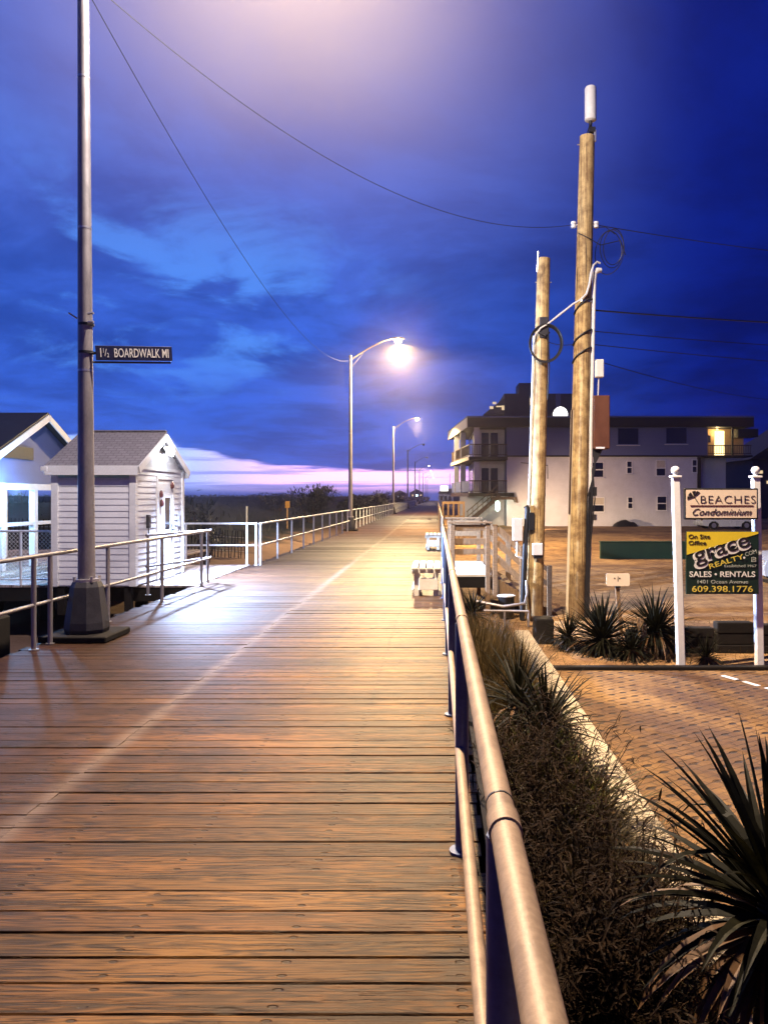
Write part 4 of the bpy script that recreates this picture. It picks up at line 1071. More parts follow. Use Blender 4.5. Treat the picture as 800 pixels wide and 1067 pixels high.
yucca((1.34, 3.04, G + .03), 'large yucca closest in front beside the kerb at lower right', 190, .74, .058, .88, 5, .75, segs=6)
yucca((2.62, 12.2, G), 'wide dark yucca in front of the tall utility pole foot', 260, .86, .042, .24, 8, .2)
yucca((2.98, 11.75, G), 'small low yucca spilling over the edging timber', 150, .52, .030, .16, 9, .4)
yucca((3.42, 12.05, G), 'tall yucca with dry skirt left of the white sign post', 280, .80, .038, .40, 10, .6)
yucca((4.05, 11.55, G), 'small pale tuft of spiky leaves under the office board', 90, .46, .024, .08, 12, .7)
yucca((.62, 13.6, G), 'small dark yucca at the foot of the timber stairs', 100, .55, .032, .45, 13, .3)
yucca((.95, 6.7, G), 'pointed grey green yucca among strap leaves in the planting bed', 120, .66, .038, .5, 14, .2)
yucca((.78, 7.3, G), 'dark yucca against the deck edge in the planting bed', 110, .62, .034, .58, 15, .3)
yucca((4.85, 10.4, G - 2.0) if False else (2.15, 12.6, G), 'small yucca beside the dark block at the kerb end', 120, .55, .03, .2, 17, .3)
def grass_mesh(n, h, spread, w, droop, seed, curl=.5):
    rnd = random.Random(seed); V, F = [], []
    for i in range(n):
        phi = rnd.uniform(0, 2 * PI); r0 = spread * .35 * math.sqrt(rnd.random())
        elv = R(rnd.uniform(38, 88))
        d = (math.cos(phi) * math.cos(elv), math.sin(phi) * math.cos(elv), math.sin(elv))
        blade(V, F, (r0 * math.cos(phi + rnd.uniform(-1, 1)), r0 * math.sin(phi), 0), d, h * rnd.uniform(.55, 1.1), w * rnd.uniform(.7, 1.3), droop * rnd.uniform(.5, 1.5), 4, .15, rnd.uniform(-curl, curl), phi)
    b = MB(); b.add(V, F); return b
def wispy_mesh(n, h, spread, seed):
    """dead sub-shrub: wiry stems with small curled leaves"""
    rnd = random.Random(seed); b = MB(); V, F = [], []
    for i in range(n):
        phi = rnd.uniform(0, 2 * PI); el = R(rnd.uniform(45, 88)); L = h * rnd.uniform(.5, 1.1)
        d = Vector((math.cos(phi) * math.cos(el), math.sin(phi) * math.cos(el), math.sin(el)))
        p = Vector((rnd.uniform(-1, 1) * spread * .5, rnd.uniform(-1, 1) * spread * .5, 0)); pts = [p.copy()]
        for k in range(5):
            d = (d + Vector((rnd.uniform(-.25, .25), rnd.uniform(-.25, .25), -.02))).normalized(); p = p + d * L / 5; pts.append(p.copy())
            for q in range(5):
                ph = rnd.uniform(0, 2 * PI); e2 = rnd.uniform(-.5, .9)
                blade(V, F, p + d * rnd.uniform(-L / 10, L / 10), (math.cos(ph) * math.cos(e2), math.sin(ph) * math.cos(e2), math.sin(e2)), rnd.uniform(.05, .13), rnd.uniform(.006, .012), rnd.uniform(.2, 2.2), 3, .2, rnd.uniform(-4, 4))
        b.tube(pts, [.0035, .003, .003, .0025, .002, .001], 3, False)
    b.add(V, F); return b
gv = []
for k in range(3):
    o = grass_mesh(520, .85, .55, .0085, 1.0, 40 + k).build('ornamental_grass', M['grass'], None, fix=False); gv.append(o)
wv = []
for k in range(3):
    o = wispy_mesh(60, .85, .42, 60 + k).build('wispy_shrub', M['grass_dry'], None, fix=False); wv.append(o)
rg = random.Random(5)
svv = [grass_mesh(150, .78, .35, .030, 1.1, 80 + k, .8).build('strap_leaf_plant', M['leaf_green'], None, fix=False) for k in range(2)]
for i, (x, y, s) in enumerate(((.84, 6.1, .95), (1.0, 5.75, .9), (1.0, 6.75, .8), (.80, 7.0, .85), (.95, 7.6, .9), (.82, 5.2, .75))):
    o = svv[i] if i < 2 else svv[i % 2].copy()
    if i >= 2: C.objects.link(o)
    o.location = (x, y, G + .05); o.scale = (s, s, s); o.rotation_euler = (0, 0, i * 1.3)
    tag(o, 'yellow green strap leaved plant in the middle of the planting bed', 'plant', 'strap leaved plants in the planting bed')
gspots = [(.60, 9.4, 1.05), (.95, 9.9, .95), (.55, 10.5, 1.0), (1.02, 10.9, .8), (.60, 11.6, .95), (.98, 12.2, .75), (.52, 12.6, .7), (.85, 8.6, 1.0), (.98, 9.0, .7), (.50, 8.2, .9), (.98, 7.9, .75), (.58, 6.4, .8)]
glab = ['golden', 'dry brown', 'dense', 'thin', 'drooping', 'low']
for i, (x, y, s) in enumerate(gspots):
    o = gv[i] if i < 3 else gv[i % 3].copy()
    if i >= 3: C.objects.link(o)
    o.location = (x, y, G + .03); o.scale = (s, s, s * rg.uniform(.9, 1.1)); o.rotation_euler = (0, 0, rg.uniform(0, 6.28))
    tag(o, 'brown ornamental grass tuft in the bed along the right deck edge', 'grass', 'grass tufts in the planting bed')
wspots = [(.60, 5.6, 1.15), (.64, 4.7, 1.2), (.98, 3.75, 1.05), (.66, 3.2, 1.15), (.85, 6.0, 1.05), (.66, 5.1, 1.05), (.68, 3.5, 1.1), (.68, 4.2, 1.1)]
for i, (x, y, s) in enumerate(wspots):
    o = wv[i] if i < 3 else wv[i % 3].copy()
    if i >= 3: C.objects.link(o)
    o.location = (x, y, G + .03); o.scale = (s, s, s * rg.uniform(.9, 1.1)); o.rotation_euler = (0, 0, rg.uniform(0, 6.28))
    tag(o, 'dark wispy half dead shrub in the bed beside the near pipe railing', 'shrub', 'wispy shrubs in the planting bed')
sv = [grass_mesh(230, .85, .5, .013, 1.5, 120 + k, 1.2).build('dark_sedge', M['sedge'], None, fix=False) for k in range(2)]
for i, (x, y, s) in enumerate(((.98, 5.3, 1.0), (.86, 4.5, 1.1), (.95, 3.9, .95), (1.02, 3.0, .75), (.98, 2.75, .65), (1.05, 4.1, .9))):
    o = sv[i] if i < 2 else sv[i % 2].copy()
    if i >= 2: C.objects.link(o)
    o.location = (x, y, G + .04); o.scale = (s, s, s); o.rotation_euler = (0, 0, i * 1.9)
    tag(o, 'dark arching sedge clump among the wispy shrubs by the railing', 'plant', 'sedge clumps in the planting bed')
# ground litter and scrub on the sand
V, F = [], []
rl = random.Random(77)
for i in range(5200):
    if i < 2600: x, y, z = rl.uniform(.55, 1.22), rl.uniform(1.0, 13.8), G + .07
    elif i < 4600: x, y, z = rl.uniform(1.66, 6.5), rl.uniform(11.2, 15.5), G + .02
    else: x, y, z = rl.uniform(.4, 3.2), rl.uniform(13.8, 24), G + .03
    ph = rl.uniform(0, 6.28); el = rl.uniform(-.05, 1.1)
    blade(V, F, (x, y, z), (math.cos(ph) * math.cos(el), math.sin(ph) * math.cos(el), math.sin(el)), rl.uniform(.06, .22), rl.uniform(.005, .012), rl.uniform(.2, 1.4), 3, .2, rl.uniform(-3, 3))
b = MB(); b.add(V, F); tag(b.build('dry_ground_litter', M['grass'], None, fix=False), kind='stuff')
V, F = [], []
for i in range(9000):
    x = -rl.uniform(5.5, 60) ** 1.0; y = rl.uniform(19, 120)
    if rl.random() > 1.4 - y / 120: continue
    z = dune_h(x, y)
    if z < -.35: continue
    ph = rl.uniform(0, 6.28); el = rl.uniform(.5, 1.4)
    blade(V, F, (x, y, z - .05), (math.cos(ph) * math.cos(el), math.sin(ph) * math.cos(el), math.sin(el)), rl.uniform(.3, .8), .03, rl.uniform(.4, 1.2), 3, .2, 0)
b = MB(); b.add(V, F); tag(b.build('dune_grass', M['bush'], None, fix=False), kind='stuff')
# dark shrubs on the dunes
def shrub(loc, r, h, seed, label, n=700):
    rnd = random.Random(seed); s = thing('dune_shrub', loc, label, 'shrub', 'dark shrubs on the dunes')
    V, F = [], []; lobes = [(Vector((rnd.uniform(-.6, .6) * r, rnd.uniform(-.6, .6) * r, rnd.uniform(.3, .8) * h)), rnd.uniform(.25, .5)) for _ in range(9)]
    for i in range(n):
        c, q = rnd.choice(lobes); d = Vector((rnd.gauss(0, 1), rnd.gauss(0, 1), rnd.gauss(0, 1))).normalized()
        p = c + Vector((d.x * q * r, d.y * q * r, d.z * q * h * .55)) * rnd.uniform(.5, 1.12)
        if p.z < 0: continue
        d2 = (d + Vector((rnd.uniform(-1, 1), rnd.uniform(-1, 1), rnd.uniform(-.3, 1)))).normalized()
        blade(V, F, p, d2, rnd.uniform(.12, .3) * max(.6, h / 2.5), .09 * max(.6, h / 2.5), .3, 2, .2, 0)
    b = MB(); b.add(V, F); b.build('foliage', M['bush'], s, world=False, fix=False)
    b = MB()
    for c, q in lobes: b.tube([(0, 0, -.3), c * .5, c], [.06, .04, .015], 5)
    b.build('stems', M['bark'], s, world=False)
    return s
for i, (x, y, r, zt, lab) in enumerate((
        (-8.6, 52, 1.9, 2.6, 'round dark shrub right of the small yellow sign, on the dune skyline'),
        (-6.0, 54, 1.2, 1.75, 'low dark shrub just left of the second lamp post'),
        (-5.6, 72, 1.1, 2.2, 'upright dark shrub left of the third lamp post'),
        (-6.8, 84, 1.8, 1.9, 'broad dark shrub behind the second lamp post'),
        (-7.7, 25.5, .7, 2.0, 'bare twiggy bush rising just right of the shed'),
        (-17, 48, 2.2, 1.75, 'dark scrub mound far behind the platform railing'),
        (-13, 62, 2.2, 1.7, 'dark dune scrub left of the yellow sign on the skyline'),
        (-20, 90, 3.5, 2.3, 'distant wide dark scrub behind the shed'),
        (-9.8, 100, 2.5, 2.2, 'distant dark scrub between the two lit lamp posts'),
        (-6.6, 125, 2.0, 2.4, 'distant dark scrub by the dark lamp posts'))):
    z0 = dune_h(x, y) - .05
    shrub((x, y, z0), r, zt - z0, 90 + i, lab, 260 if 'twiggy' in lab else 2200)
# far dark tree line at the horizon, one mass nobody could count
V, F = [], []
for i in range(9000):
    az = rl.uniform(-42, -.6) if i < 7000 else rl.uniform(2, 40)
    D = rl.uniform(300, 370)
    x = D * math.tan(R(az)) if az > -40 else -290; y = D * .99
    if abs(x) > 285: continue
    top = 2.0 + 1.6 * (mnoise.noise(Vector((x * .06, 0, 0))) + .6 * mnoise.noise(Vector((x * .23, 3, 0))))
    z = rl.uniform(-1, max(top, .5)); ph = rl.uniform(0, 6.28)
    blade(V, F, (x, y, z), (math.cos(ph), math.sin(ph), .7), 1.5, 1.1, .3, 2, .1, 0)
b = MB(); b.add(V, F); tag(b.build('far_treeline', M['bush'], None, fix=False), kind='stuff')
# small yellow sign on the dune
ys = thing('warning_sign', (-8.75, 45, 0), 'small yellow warning plate on a thin post at the dune edge', 'sign')
b = MB(); b.box(-8.88, -8.61, 44.98, 45, 1.0, 1.40, .01); b.build('plate', M['yellow_plate'], ys)
b = MB(); b.box(-8.79, -8.72, 45.003, 45.06, -1.2, 1.40); b.build('post', M['timber'], ys)
b = MB(); b.box(-9.9 - .03, -9.9 + .03, 40, 40.06, -.8, 1.15); tag(b.build('marker_stake', M['white_rail']), 'thin pale marker stake left of the yellow sign', 'stake')
# slatted dune fence
dfn = thing('dune_fence', (-11, 25, -.9), 'slatted snow fence on the sand behind the white platform railing', 'fence')
b = MB()
for k in range(90):
    f = k / 89; x = -16 + 9.0 * f; y = 22.5 + 5.5 * f; z = dune_h(x, y)
    b.obox((x, y, z + .45), (.035, .012, 1.1), Matrix.Rotation(rl.uniform(-.06, .06), 3, 'Y'))
b.build('slats', M['dark_timber'], dfn)
b = MB()
for dz in (.25, .75): b.tube([(-16 + 9.0 * k / 20, 22.52 + 5.5 * k / 20, dune_h(-16 + 9.0 * k / 20, 22.5 + 5.5 * k / 20) + dz) for k in range(21)], .006, 4)
b.build('wire', M['steel'], dfn)

# ------------------------------------------------------------------ condominium building
cd = thing('condominium_building', (14, 72, G), 'three storey white stucco condominium with dark flat roof edge and end balconies', 'building')
YF = 66.0; XL, XR = 6.0, 25.4; YB = 80.0
b = MB(); b.box(XL, 22.6, YF, YB, G - .1, 5.2); b.box(22.6, XR, YF + 1.6, YB, G - .1, 5.2); b.build('lower_wall', M['stucco'], cd)
b = MB(); b.box(XL - .02, 23.2, YF - .14, YB, 5.22, 7.62); b.box(23.2, XR, YF + 1.5, YB, 5.22, 7.62); b.build('upper_wall', M['siding_up'], cd)
b = MB(); b.box(XL - .05, 23.2, YF - .20, YF - .02, 5.10, 5.21); b.build('band_course', M['fascia_dark'], cd)
# north wing toward the boardwalk, recessed behind the balconies
b = MB(); b.box(3.3, XL - .03, YF + 2.0, YB, G - .1, 7.62); b.build('wing_wall', M['stucco'], cd)
# flat roof with dark fascia; its boardwalk edge skews back
b = MB(); b.prism([(2.62, YF - .55), (27.0, YF - .55), (27.0, YB + .3), (1.2, YB + .3)], 'z', 7.64, 8.42); rf = b.build('roof', M['fascia_dark'], cd)
b = MB(); b.prism([(2.57, YF - .60), (27.02, YF - .60), (27.02, YB + .3), (1.15, YB + .3)], 'z', 8.425, 8.55); b.build('roof_edge', M['siding_up'], rf)
b = MB(); b.prism([(2.56, YF - .5), (2.61, YF - .5), (1.19, YB + .3), (1.14, YB + .3)], 'z', 7.60, 8.42); b.build('side_fascia', M['cream_trim'], rf)
def win(x0, x1, z0, z1, y, sash=True, blind=False, lab=None):
    b = MB(); t = .07
    for q in ((x0 - t, x1 + t, z1, z1 + t), (x0 - t, x1 + t, z0 - t, z0), (x0 - t, x0, z0, z1), (x1, x1 + t, z0, z1)):
        b.box(q[0], q[1], y - .06, y + .02, q[2], q[3])
    if sash: b.box(x0, x1, y - .045, y - .005, (z0 + z1) / 2 - .04, (z0 + z1) / 2 + .04)
    w = b.build('window', M['white'] if sash else M['siding_up'], cd)
    b = MB(); b.box(x0, x1, y - .03, y - .006, z0, z1); b.build('pane', M['glass'], w)
    b = MB(); b.box(x0 - .14, x1 + .14, y - .12, y - .002, z0 - .13, z0 - .072); b.build('sill', M['stucco'], w)
    if blind: b = MB(); b.box(x0 + .01, x1 - .01, y - .036, y - .0305, (z0 + z1) / 2 + .05, z1 - .01); b.build('blind', M['blind'], w)
pxm = lambda px: (px - 455) / 12.12
pzm = lambda py: 1.635 + (518 - py) / 12.12
for (a, c, t_, u_) in ((643, 664, 446.5, 463), (693, 714, 446, 462)): win(pxm(a), pxm(c), pzm(u_), pzm(t_), YF - .14, False)
for (a, c, t_, u_, bl) in ((617, 628, 482, 497, False), (653, 657.5, 481, 493, False), (683.5, 692.5, 480, 495.5, True), (721, 725, 479.5, 492, False), (617, 628.5, 519, 533, True), (654, 658.3, 518.5, 529.5, False), (684.5, 693.5, 517.5, 531.5, False)):
    win(pxm(a), pxm(c), pzm(u_), pzm(t_), YF, True, bl)
# right-hand lit balcony on the top floor
b = MB(); b.box(23.22, 27.0, YF - .3, YF + 1.7, 5.08, 5.22); bl = b.build('balcony', M['fascia_dark'], cd)
b = MB(); b.box(23.24, 26.9, YF + 1.44, YF + 1.495, 5.225, 7.6); b.box(23.205, 23.24, YF - .1, YF + 1.44, 5.225, 7.6); b.build('back_wall', M['interior'], bl)
b = MB(); b.box(24.35, 25.2, YF + 1.40, YF + 1.435, 5.25, 7.45); b.build('lit_doorway', M['lit_door'], bl)
b = MB(); b.box(23.45, 24.0, YF + 1.40, YF + 1.435, 6.45, 7.05); b.build('pane', M['glass'], bl)
b = MB(); b.box(23.2, 26.9, YF - .26, YF - .21, 6.02, 6.10); b.box(23.2, 26.9, YF - .26, YF - .21, 5.32, 5.38)
for k in range(24): b.box(23.25 + k * .155, 23.285 + k * .155, YF - .25, YF - .22, 5.38, 6.02)
b.build('balustrade', M['brown_rail'], bl)
b = MB(); b.box(25.22, 25.36, YF - .3, YF - .12, 5.22, 7.62); b.build('column', M['fascia_dark'], bl)
b = MB(); b.box(25.6, 27.3, YF - .7, YF + 1, 6.75, 7.45); b.build('awning', M['fascia_dark'], bl)
l = bpy.data.lights.new('balcony_light', 'POINT'); l.energy = 60; l.color = (1, .66, .28); l.shadow_soft_size = .08
lo = bpy.data.objects.new('balcony_light', l); C.objects.link(lo); lo.location = (24.4, YF + .9, 7.3)
b = MB(); b.lathe([(.03, -.12), (.1, -.1), (.1, 0), (.05, .02)], (24.4, YF + .9, 7.58), 10); b.build('ceiling_lamp', M['lit_door'], bl)
b = MB(); b.box(22.35, 22.62, YF - .16, YF - .002, G, 5.08); b.build('downpipe_chase', M['fascia_dark'], cd)
# balconies at the boardwalk end, two floors, wrapping the corner
for fl_, (z0, side_solid) in enumerate(((4.82, False), (1.70, True))):
    b = MB(); zt = z0 + .30
    b.prism([(2.75, YF - .25), (XL + (.05 if fl_ == 0 else .6), YF - .25), (XL + (.05 if fl_ == 0 else .6), YF - .02 if fl_ else YF + .5), (XL - .05, YF + 2), (3.3, YF + 2), (3.3, YB - 1), (1.45, YB - 1)], 'z', z0, zt)
    bo = b.build('balcony', M['fascia_dark'], cd)
    b = MB(); b.bar((2.72, YF - .24, z0 + .15), (1.43, YB - 1, z0 + .15), .04, .31); b.build('slab_edge', M['cream_trim'] if fl_ == 0 else M['brown_rail'], bo)
    r0, r1 = zt + .02, zt + 1.08
    b = MB(); b.box(2.8, XL + .02, YF - .20, YF - .14, r1 - .09, r1); b.box(2.8, XL + .02, YF - .20, YF - .14, r0 + .08, r0 + .15)
    for k in range(22): b.box(2.85 + k * .148, 2.89 + k * .148, YF - .19, YF - .15, r0 + .15, r1 - .09)
    b.build('front_balustrade', M['brown_rail'], bo)
    b = MB(); n = 13
    for z in (r1 - .045, r0 + .11): b.bar((2.79, YF - .17, z), (1.52, YB - 1.05, z), .06, .08)
    if side_solid: b.bar((2.77, YF - .12, (r0 + r1) / 2), (1.54, YB - 1.1, (r0 + r1) / 2), .035, .84)
    else:
        for k in range(60):
            f = k / 59; q = Vector((2.77, YF - .12, 0)).lerp(Vector((1.54, YB - 1.1, 0)), f); b.box(q.x - .02, q.x + .02, q.y - .03, q.y + .03, r0 + .15, r1 - .09)
    b.build('side_balustrade', M['brown_rail'] if not side_solid else M['siding_up'], bo)
    for xx, yv in ((3.42, YF - .02), (2.42, YF + 5), (1.95, YF + 9.5)):
        b = MB(); b.box(xx - .24, xx + .24, yv - .1, yv + .2, zt, zt + 2.65 if fl_ else 7.62); b.build('column', M['stucco'], bo)
    # glazed doors behind
    for xx in (3.95, 4.75):
        b = MB(); b.box(xx, xx + .62, YF + 1.93, YF + 1.985, zt + .02, zt + 2.2); b.build('glass_door', M['glass'], bo)
    for yv in (YF + 3.2, YF + 6.0, YF + 9.0):
        b = MB(); b.box(3.235, 3.29, yv, yv + 1.5, zt + .02, zt + 2.2); b.build('glass_door', M['glass'], bo)
b = MB(); b.box(2.0, 3.25, YF + .6, YF + .85, G - .1, 1.69); b.build('ground_wall', M['stucco'], cd)
# outside stair up to the first balcony
es = MB()
b = MB()
for yv in (YF - 1.5, YF - .6): b.bar((2.5, yv, -.6), (5.3, yv, 1.75), .08, .30)
for k in range(11): b.box(2.6 + k * .25, 2.88 + k * .25, YF - 1.46, YF - .64, -.5 + k * .20, -.45 + k * .20)
esb = b.build('outside_stair', M['brown_rail'], cd)
b = MB()
for dz in (.55, 1.0): b.bar((2.5, YF - 1.5, -.6 + dz), (5.1, YF - 1.5, 1.6 + dz), .05, .08)
for k in range(7): b.box(2.55 + k * .42, 2.61 + k * .42, YF - 1.53, YF - 1.47, -.55 + k * .355, .45 + k * .355)
b.build('handrail', M['brown_rail'], esb)
b = MB(); b.prism([(4.6, 1.66), (6.7, 1.66), (6.85, 1.15), (6.65, 1.18), (6.5, 1.42), (4.6, 1.42)], 'y', YF - 1.4, YF - .02); b.build('canopy', M['brown_rail'], cd)
b = MB(); b.lathe([(.05, -.5), (.16, -.42), (.2, 0), (.16, .3), (.06, .35)], (5.15, YF - .75, .95), 12); b.build('porch_lamp', M['lens_green'], cd, True)
l = bpy.data.lights.new('porch_light', 'POINT'); l.energy = 60; l.color = (.8, 1, .75); l.shadow_soft_size = .2
lo = bpy.data.objects.new('porch_light', l); C.objects.link(lo); lo.location = (5.15, YF - 1.1, .9)
b = MB(); b.box(13.3, 13.62, YF - .16, YF - .002, pzm(542), pzm(536)); b.build('wall_box', M['lamp_base'], cd)
b = MB(); b.tube([(7.2, YF - .06, 4.6), (9.5, YF - .06, 4.35), (9.5, YF - .06, 3.2)], .03, 6); b.build('wall_conduit', M['fascia_dark'], cd)
b = MB(); b.lathe([(.05, -.75), (.45, -.6), (.68, -.2), (.70, .05), (.55, .42), (.3, .62), (.04, .7)], (11.6, 72.2, 9.45), 22); gl = tag(b.build('globe_lamp', M['globe'], None, True), 'round white lit globe standing on the condominium roof', 'globe lamp')
b = MB(); b.tube([(11.6, 72.2, 8.5), (11.6, 72.2, 8.72)], .2, 12); b.build('globe_base', M['fascia_dark'], gl, True)
# flood lamp on the ground washing the wall
gf = thing('ground_flood', (5.9, 57, G), 'small bright flood lamp near the ground lighting the stucco wall', 'flood lamp')
b = MB(); b.tube([(5.9, 57, G - .1), (5.9, 57, -.6)], .04, 8); b.build('stake', M['lamp_base'], gf, True)
b = MB(); b.obox((5.9, 57, -.46), (.34, .16, .26), Matrix.Rotation(R(-35), 3, 'Z'), .02); fb = b.build('housing', M['lamp_base'], gf)
b = MB(); b.obox((5.86, 56.90, -.45), (.30, .06, .22), Matrix.Rotation(R(-35), 3, 'Z'), .01); b.obox((6.04, 57.14, -.44), (.30, .05, .22), Matrix.Rotation(R(-35), 3, 'Z'), .01); b.build('lens', M['lens_warm'], fb)
spot('wall_wash', (6.25, 57.3, -.36), 6500, (1, .64, .36), 84, .9, (.50, .86, -.03), .1)
# dark heap at the wall foot
b = MB(); V = []; F = []
for j in range(5):
    for i in range(15):
        u = i / 14; v = j / 4; hh = .62 * math.sin(PI * u) ** .6 * math.sin(PI * v) ** .7 * (1 + .35 * mnoise.noise(Vector((u * 5, v * 3, 2))))
        V.append((14.9 + 2.1 * u, 64.6 + 1.1 * v, G + hh - .02))
F = [(j * 15 + i, j * 15 + i + 1, (j + 1) * 15 + i + 1, (j + 1) * 15 + i) for j in range(4) for i in range(14)]
b.add(V, F); tag(b.build('tarp_heap', M['black'], None, True), 'low black tarp covered heap at the foot of the stucco wall', 'heap')

# buildings behind
bk = thing('rear_building', (12, 110, G), 'dark taller building rising behind the condominium roof with small lights', 'building')
b = MB(); b.box(9.2, 19.8, 105, 118, G, 15.8); b.build('wall', M['navy_wall'], bk)
b = MB(); b.prism([(6.4, 13.0), (9.19, 13.0), (9.19, 15.2)], 'y', 105.2, 118); b.build('roof', M['navy_wall'], bk)
b = MB(); b.box(11.3, 13.3, 106, 110, 15.82, 17.4); b.build('roof_tower', M['navy_wall'], bk)
b = MB(); b.box(16.2, 16.9, 104.8, 104.98, 13, 15.7); b.build('white_panel', M['siding_up'], bk)
for (x, z, w, h) in ((7.6, 14.35, .5, .3), (7.2, 13.7, .5, .35), (8.1, 13.95, 1.0, .16), (8.85, 13.55, .35, .6), (12.7, 14.2, .9, 1.0)):
    b = MB(); b.box(x, x + w, 104.86, 104.98, z, z + h); b.build('lit_window', M['lit_window'], bk)
rb = thing('right_house', (42, 92, G), 'dark gabled house at the right edge beyond the condominium', 'house')
b = MB(); b.box(37, 52, 90, 100, G, 6.0); b.build('wall', M['navy_wall'], rb)
b = MB(); b.prism([(36.4, 6.02), (44, 11.0), (52.6, 6.02)], 'y', 89.6, 100.4); b.build('roof', M['fascia_dark'], rb)
for (x, z) in ((38.6, 3.2), (37.6, 4.4)):
    b = MB(); b.box(x, x + .5, 89.85, 89.98, z, z + .35); b.build('lit_window', M['lit_window'], rb)
fh = thing('far_white_house', (2.2, 200, 0), 'tiny white house with a bright lamp at the end of the boardwalk', 'house')
b = MB(); b.box(.5, 4.3, 200, 206, G, 2.6); b.build('wall', M['white'], fh)
b = MB(); b.prism([(.2, 2.62), (2.2, 4.6), (4.6, 2.62)], 'y', 199.6, 206.4); b.build('roof', M['fascia_dark'], fh)
for k in range(3): b = MB(); b.box(.9 + k * 1.1, 1.5 + k * 1.1, 199.9, 199.99, .9, 1.9); b.build('window', M['glass'], fh)
b = MB(); b.box(.9, 2.9, 199.0, 199.3, 3.2, 4.6); b.build('lit_sign', M['globe'], fh)
for i, (x, y, w, h) in enumerate(((-16, 330, 7, 2.8), (-9, 340, 6, 3.4), (9, 300, 9, 4.5), (20, 260, 11, 6))):
    q = thing('far_house', (x, y, G), ('tiny dark house on the far skyline, %s' % ('left of the far lamps', 'right below the far lamps', 'right of the white house', 'behind the end balconies')[i]), 'house', 'dark houses on the far skyline')
    b = MB(); b.box(x - w / 2, x + w / 2, y, y + 8, G, h); b.build('wall', M['navy_wall'], q)
    b = MB(); b.prism([(x - w / 2 - .3, h + .01), (x, h + 1.8), (x + w / 2 + .3, h + .01)], 'y', y - .3, y + 8.3); b.build('roof', M['fascia_dark'], q)
    for k in range(3): b = MB(); b.box(x - w / 2 + 1 + k * 1.8, x - w / 2 + 1.7 + k * 1.8, y - .1, y - .01, h - 1.4, h - .6); b.build('lit_window', M['lens_cyan'] if k % 2 else M['lit_window'], q)
b = MB(); b.tube([(2.85, 168, 0), (2.85, 168, 6.8)], [.07, .04], 8); tag(b.build('flag_pole', M['lamp_metal'], None, True), 'thin far flag pole left of the condominium balconies', 'pole')
shrub((1.6, 150, G), 2.2, 3.2, 140, 'dark shrub mass right of the far boardwalk end', 500)['group'] = 'dark shrubs on the dunes'

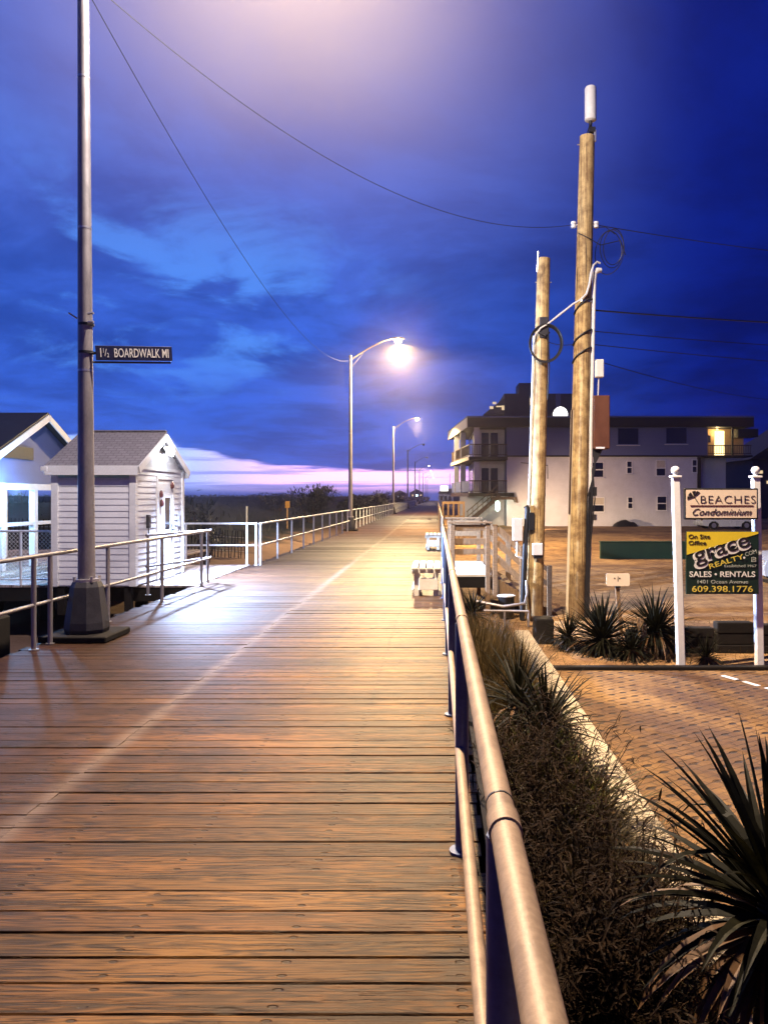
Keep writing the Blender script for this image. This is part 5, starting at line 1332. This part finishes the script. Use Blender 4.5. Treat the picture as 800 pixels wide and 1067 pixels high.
# ------------------------------------------------------------------ parked cars
def car(loc, rz, label):
    c = thing('parked_car', loc, label, 'car', 'cars parked by the condominium', rz)
    body = [(-2.15, .30), (-2.2, .55), (-2.12, .78), (-1.95, .90), (1.0, .93), (1.75, .86), (2.12, .70), (2.2, .50), (2.16, .28), (1.75, .24), (1.7, .45), (1.45, .62), (1.2, .62), (.95, .45), (.9, .22), (-.85, .22), (-.9, .45), (-1.15, .62), (-1.4, .62), (-1.65, .45), (-1.7, .24)]
    def slab(poly, w0, w1, name, mat, par):
        b = MB(); k = len(poly); zs = [p[1] for p in poly]; zm, zx = min(zs), max(zs)
        def half(p, s): f = (p[1] - zm) / max(zx - zm, .01); return (p[0], s * (w0 + (w1 - w0) * f), p[1])
        vs = [half(p, -1) for p in poly] + [half(p, 1) for p in poly]
        b.add(vs, [tuple(range(k)), tuple(range(2 * k - 1, k - 1, -1))] + [(i, i + k, (i + 1) % k + k, (i + 1) % k) for i in range(k)])
        return b.build(name, mat, par, True, world=False)
    bd = slab(body, .86, .83, 'body', M['car_white'], c)
    slab([(-1.75, .90), (-1.35, 1.38), (-.9, 1.47), (.1, 1.45), (.95, .93)], .78, .60, 'windows', M['glass'], c)
    slab([(-1.36, 1.385), (-.9, 1.485), (.12, 1.465), (.35, 1.34), (.1, 1.43), (-.9, 1.45)], .63, .60, 'roof', M['car_white'], c)
    for x in (-1.28, 1.32):
        for s in (-1, 1):
            b = MB(); b.tube([(x, s * .66, .31), (x, s * .86, .31)], .31, 18); w = b.build('wheel', M['tyre'], c, True, world=False)
            b = MB(); b.tube([(x, s * .861, .31), (x, s * .872, .31)], .19, 14); b.build('rim', M['rim'], w, True, world=False)
    for s in (-1, 1):
        b = MB(); b.obox((2.13, s * .62, .64), (.12, .30, .12), None, .02); b.build('headlight', M['blind'], c, world=False)
        b = MB(); b.obox((-2.14, s * .65, .74), (.08, .25, .14), None, .02); b.build('taillight', M['ink_brown'], c, world=False)
    return c
car((22.5, 60, G), R(4), 'pale parked car seen between the two sign boards')
car((11.35, 22.2, G), R(178), 'pale parked car cut off by the right picture edge')

# ------------------------------------------------------------------ haze: damp sea air round the lamps
HZ = (.0009, .94)
m = bpy.data.materials.new('sea_haze'); m.use_nodes = True; t = NT(m.node_tree)
pvn = t.n('ShaderNodeVolumePrincipled', {'Color': (1, .86, .84, 1), 'Density': HZ[0], 'Anisotropy': HZ[1]})
o = t.n('ShaderNodeOutputMaterial'); t.nt.links.new(pvn.outputs[0], o.inputs['Volume'])
b = MB(); b.box(-310, 310, -40, 400, -2.5, 19.5); hz = tag(b.build('haze', m), kind='stuff')

bpy.context.view_layer.update()
dg = bpy.context.evaluated_depsgraph_get()
for o in [q for q in S.objects if q.type == 'FONT']:      # lettering becomes ordinary meshes
    me = bpy.data.meshes.new_from_object(o.evaluated_get(dg)); n = bpy.data.objects.new('lettering', me); C.objects.link(n)
    if o.get('fit'):
        xs = [v.co.x for v in me.vertices]; o.scale = (o['fit'] / (max(xs) - min(xs)), 1, 1)
    n.parent = o.parent; n.location = o.location; n.rotation_euler = o.rotation_euler; n.scale = o.scale
    bpy.data.objects.remove(o)
# ------------------------------------------------------------------ light, render
sun = bpy.data.lights.new('afterglow_sun', 'SUN'); sun.energy = .02; sun.angle = R(12); sun.color = (.8, .6, .9)
so = bpy.data.objects.new('afterglow_sun', sun); C.objects.link(so); so.rotation_euler = (R(84), 0, R(25))
S.view_settings.view_transform = 'Standard'; S.view_settings.look = 'None'; S.view_settings.exposure = 0; S.view_settings.gamma = 1
cy = S.cycles
cy.use_denoising = True
try: cy.denoiser = 'OPENIMAGEDENOISE'
except Exception: pass
cy.max_bounces = 5; cy.diffuse_bounces = 2; cy.glossy_bounces = 2; cy.transmission_bounces = 2; cy.volume_bounces = 0; cy.transparent_max_bounces = 4
cy.sample_clamp_indirect = 4; cy.caustics_reflective = False; cy.caustics_refractive = False
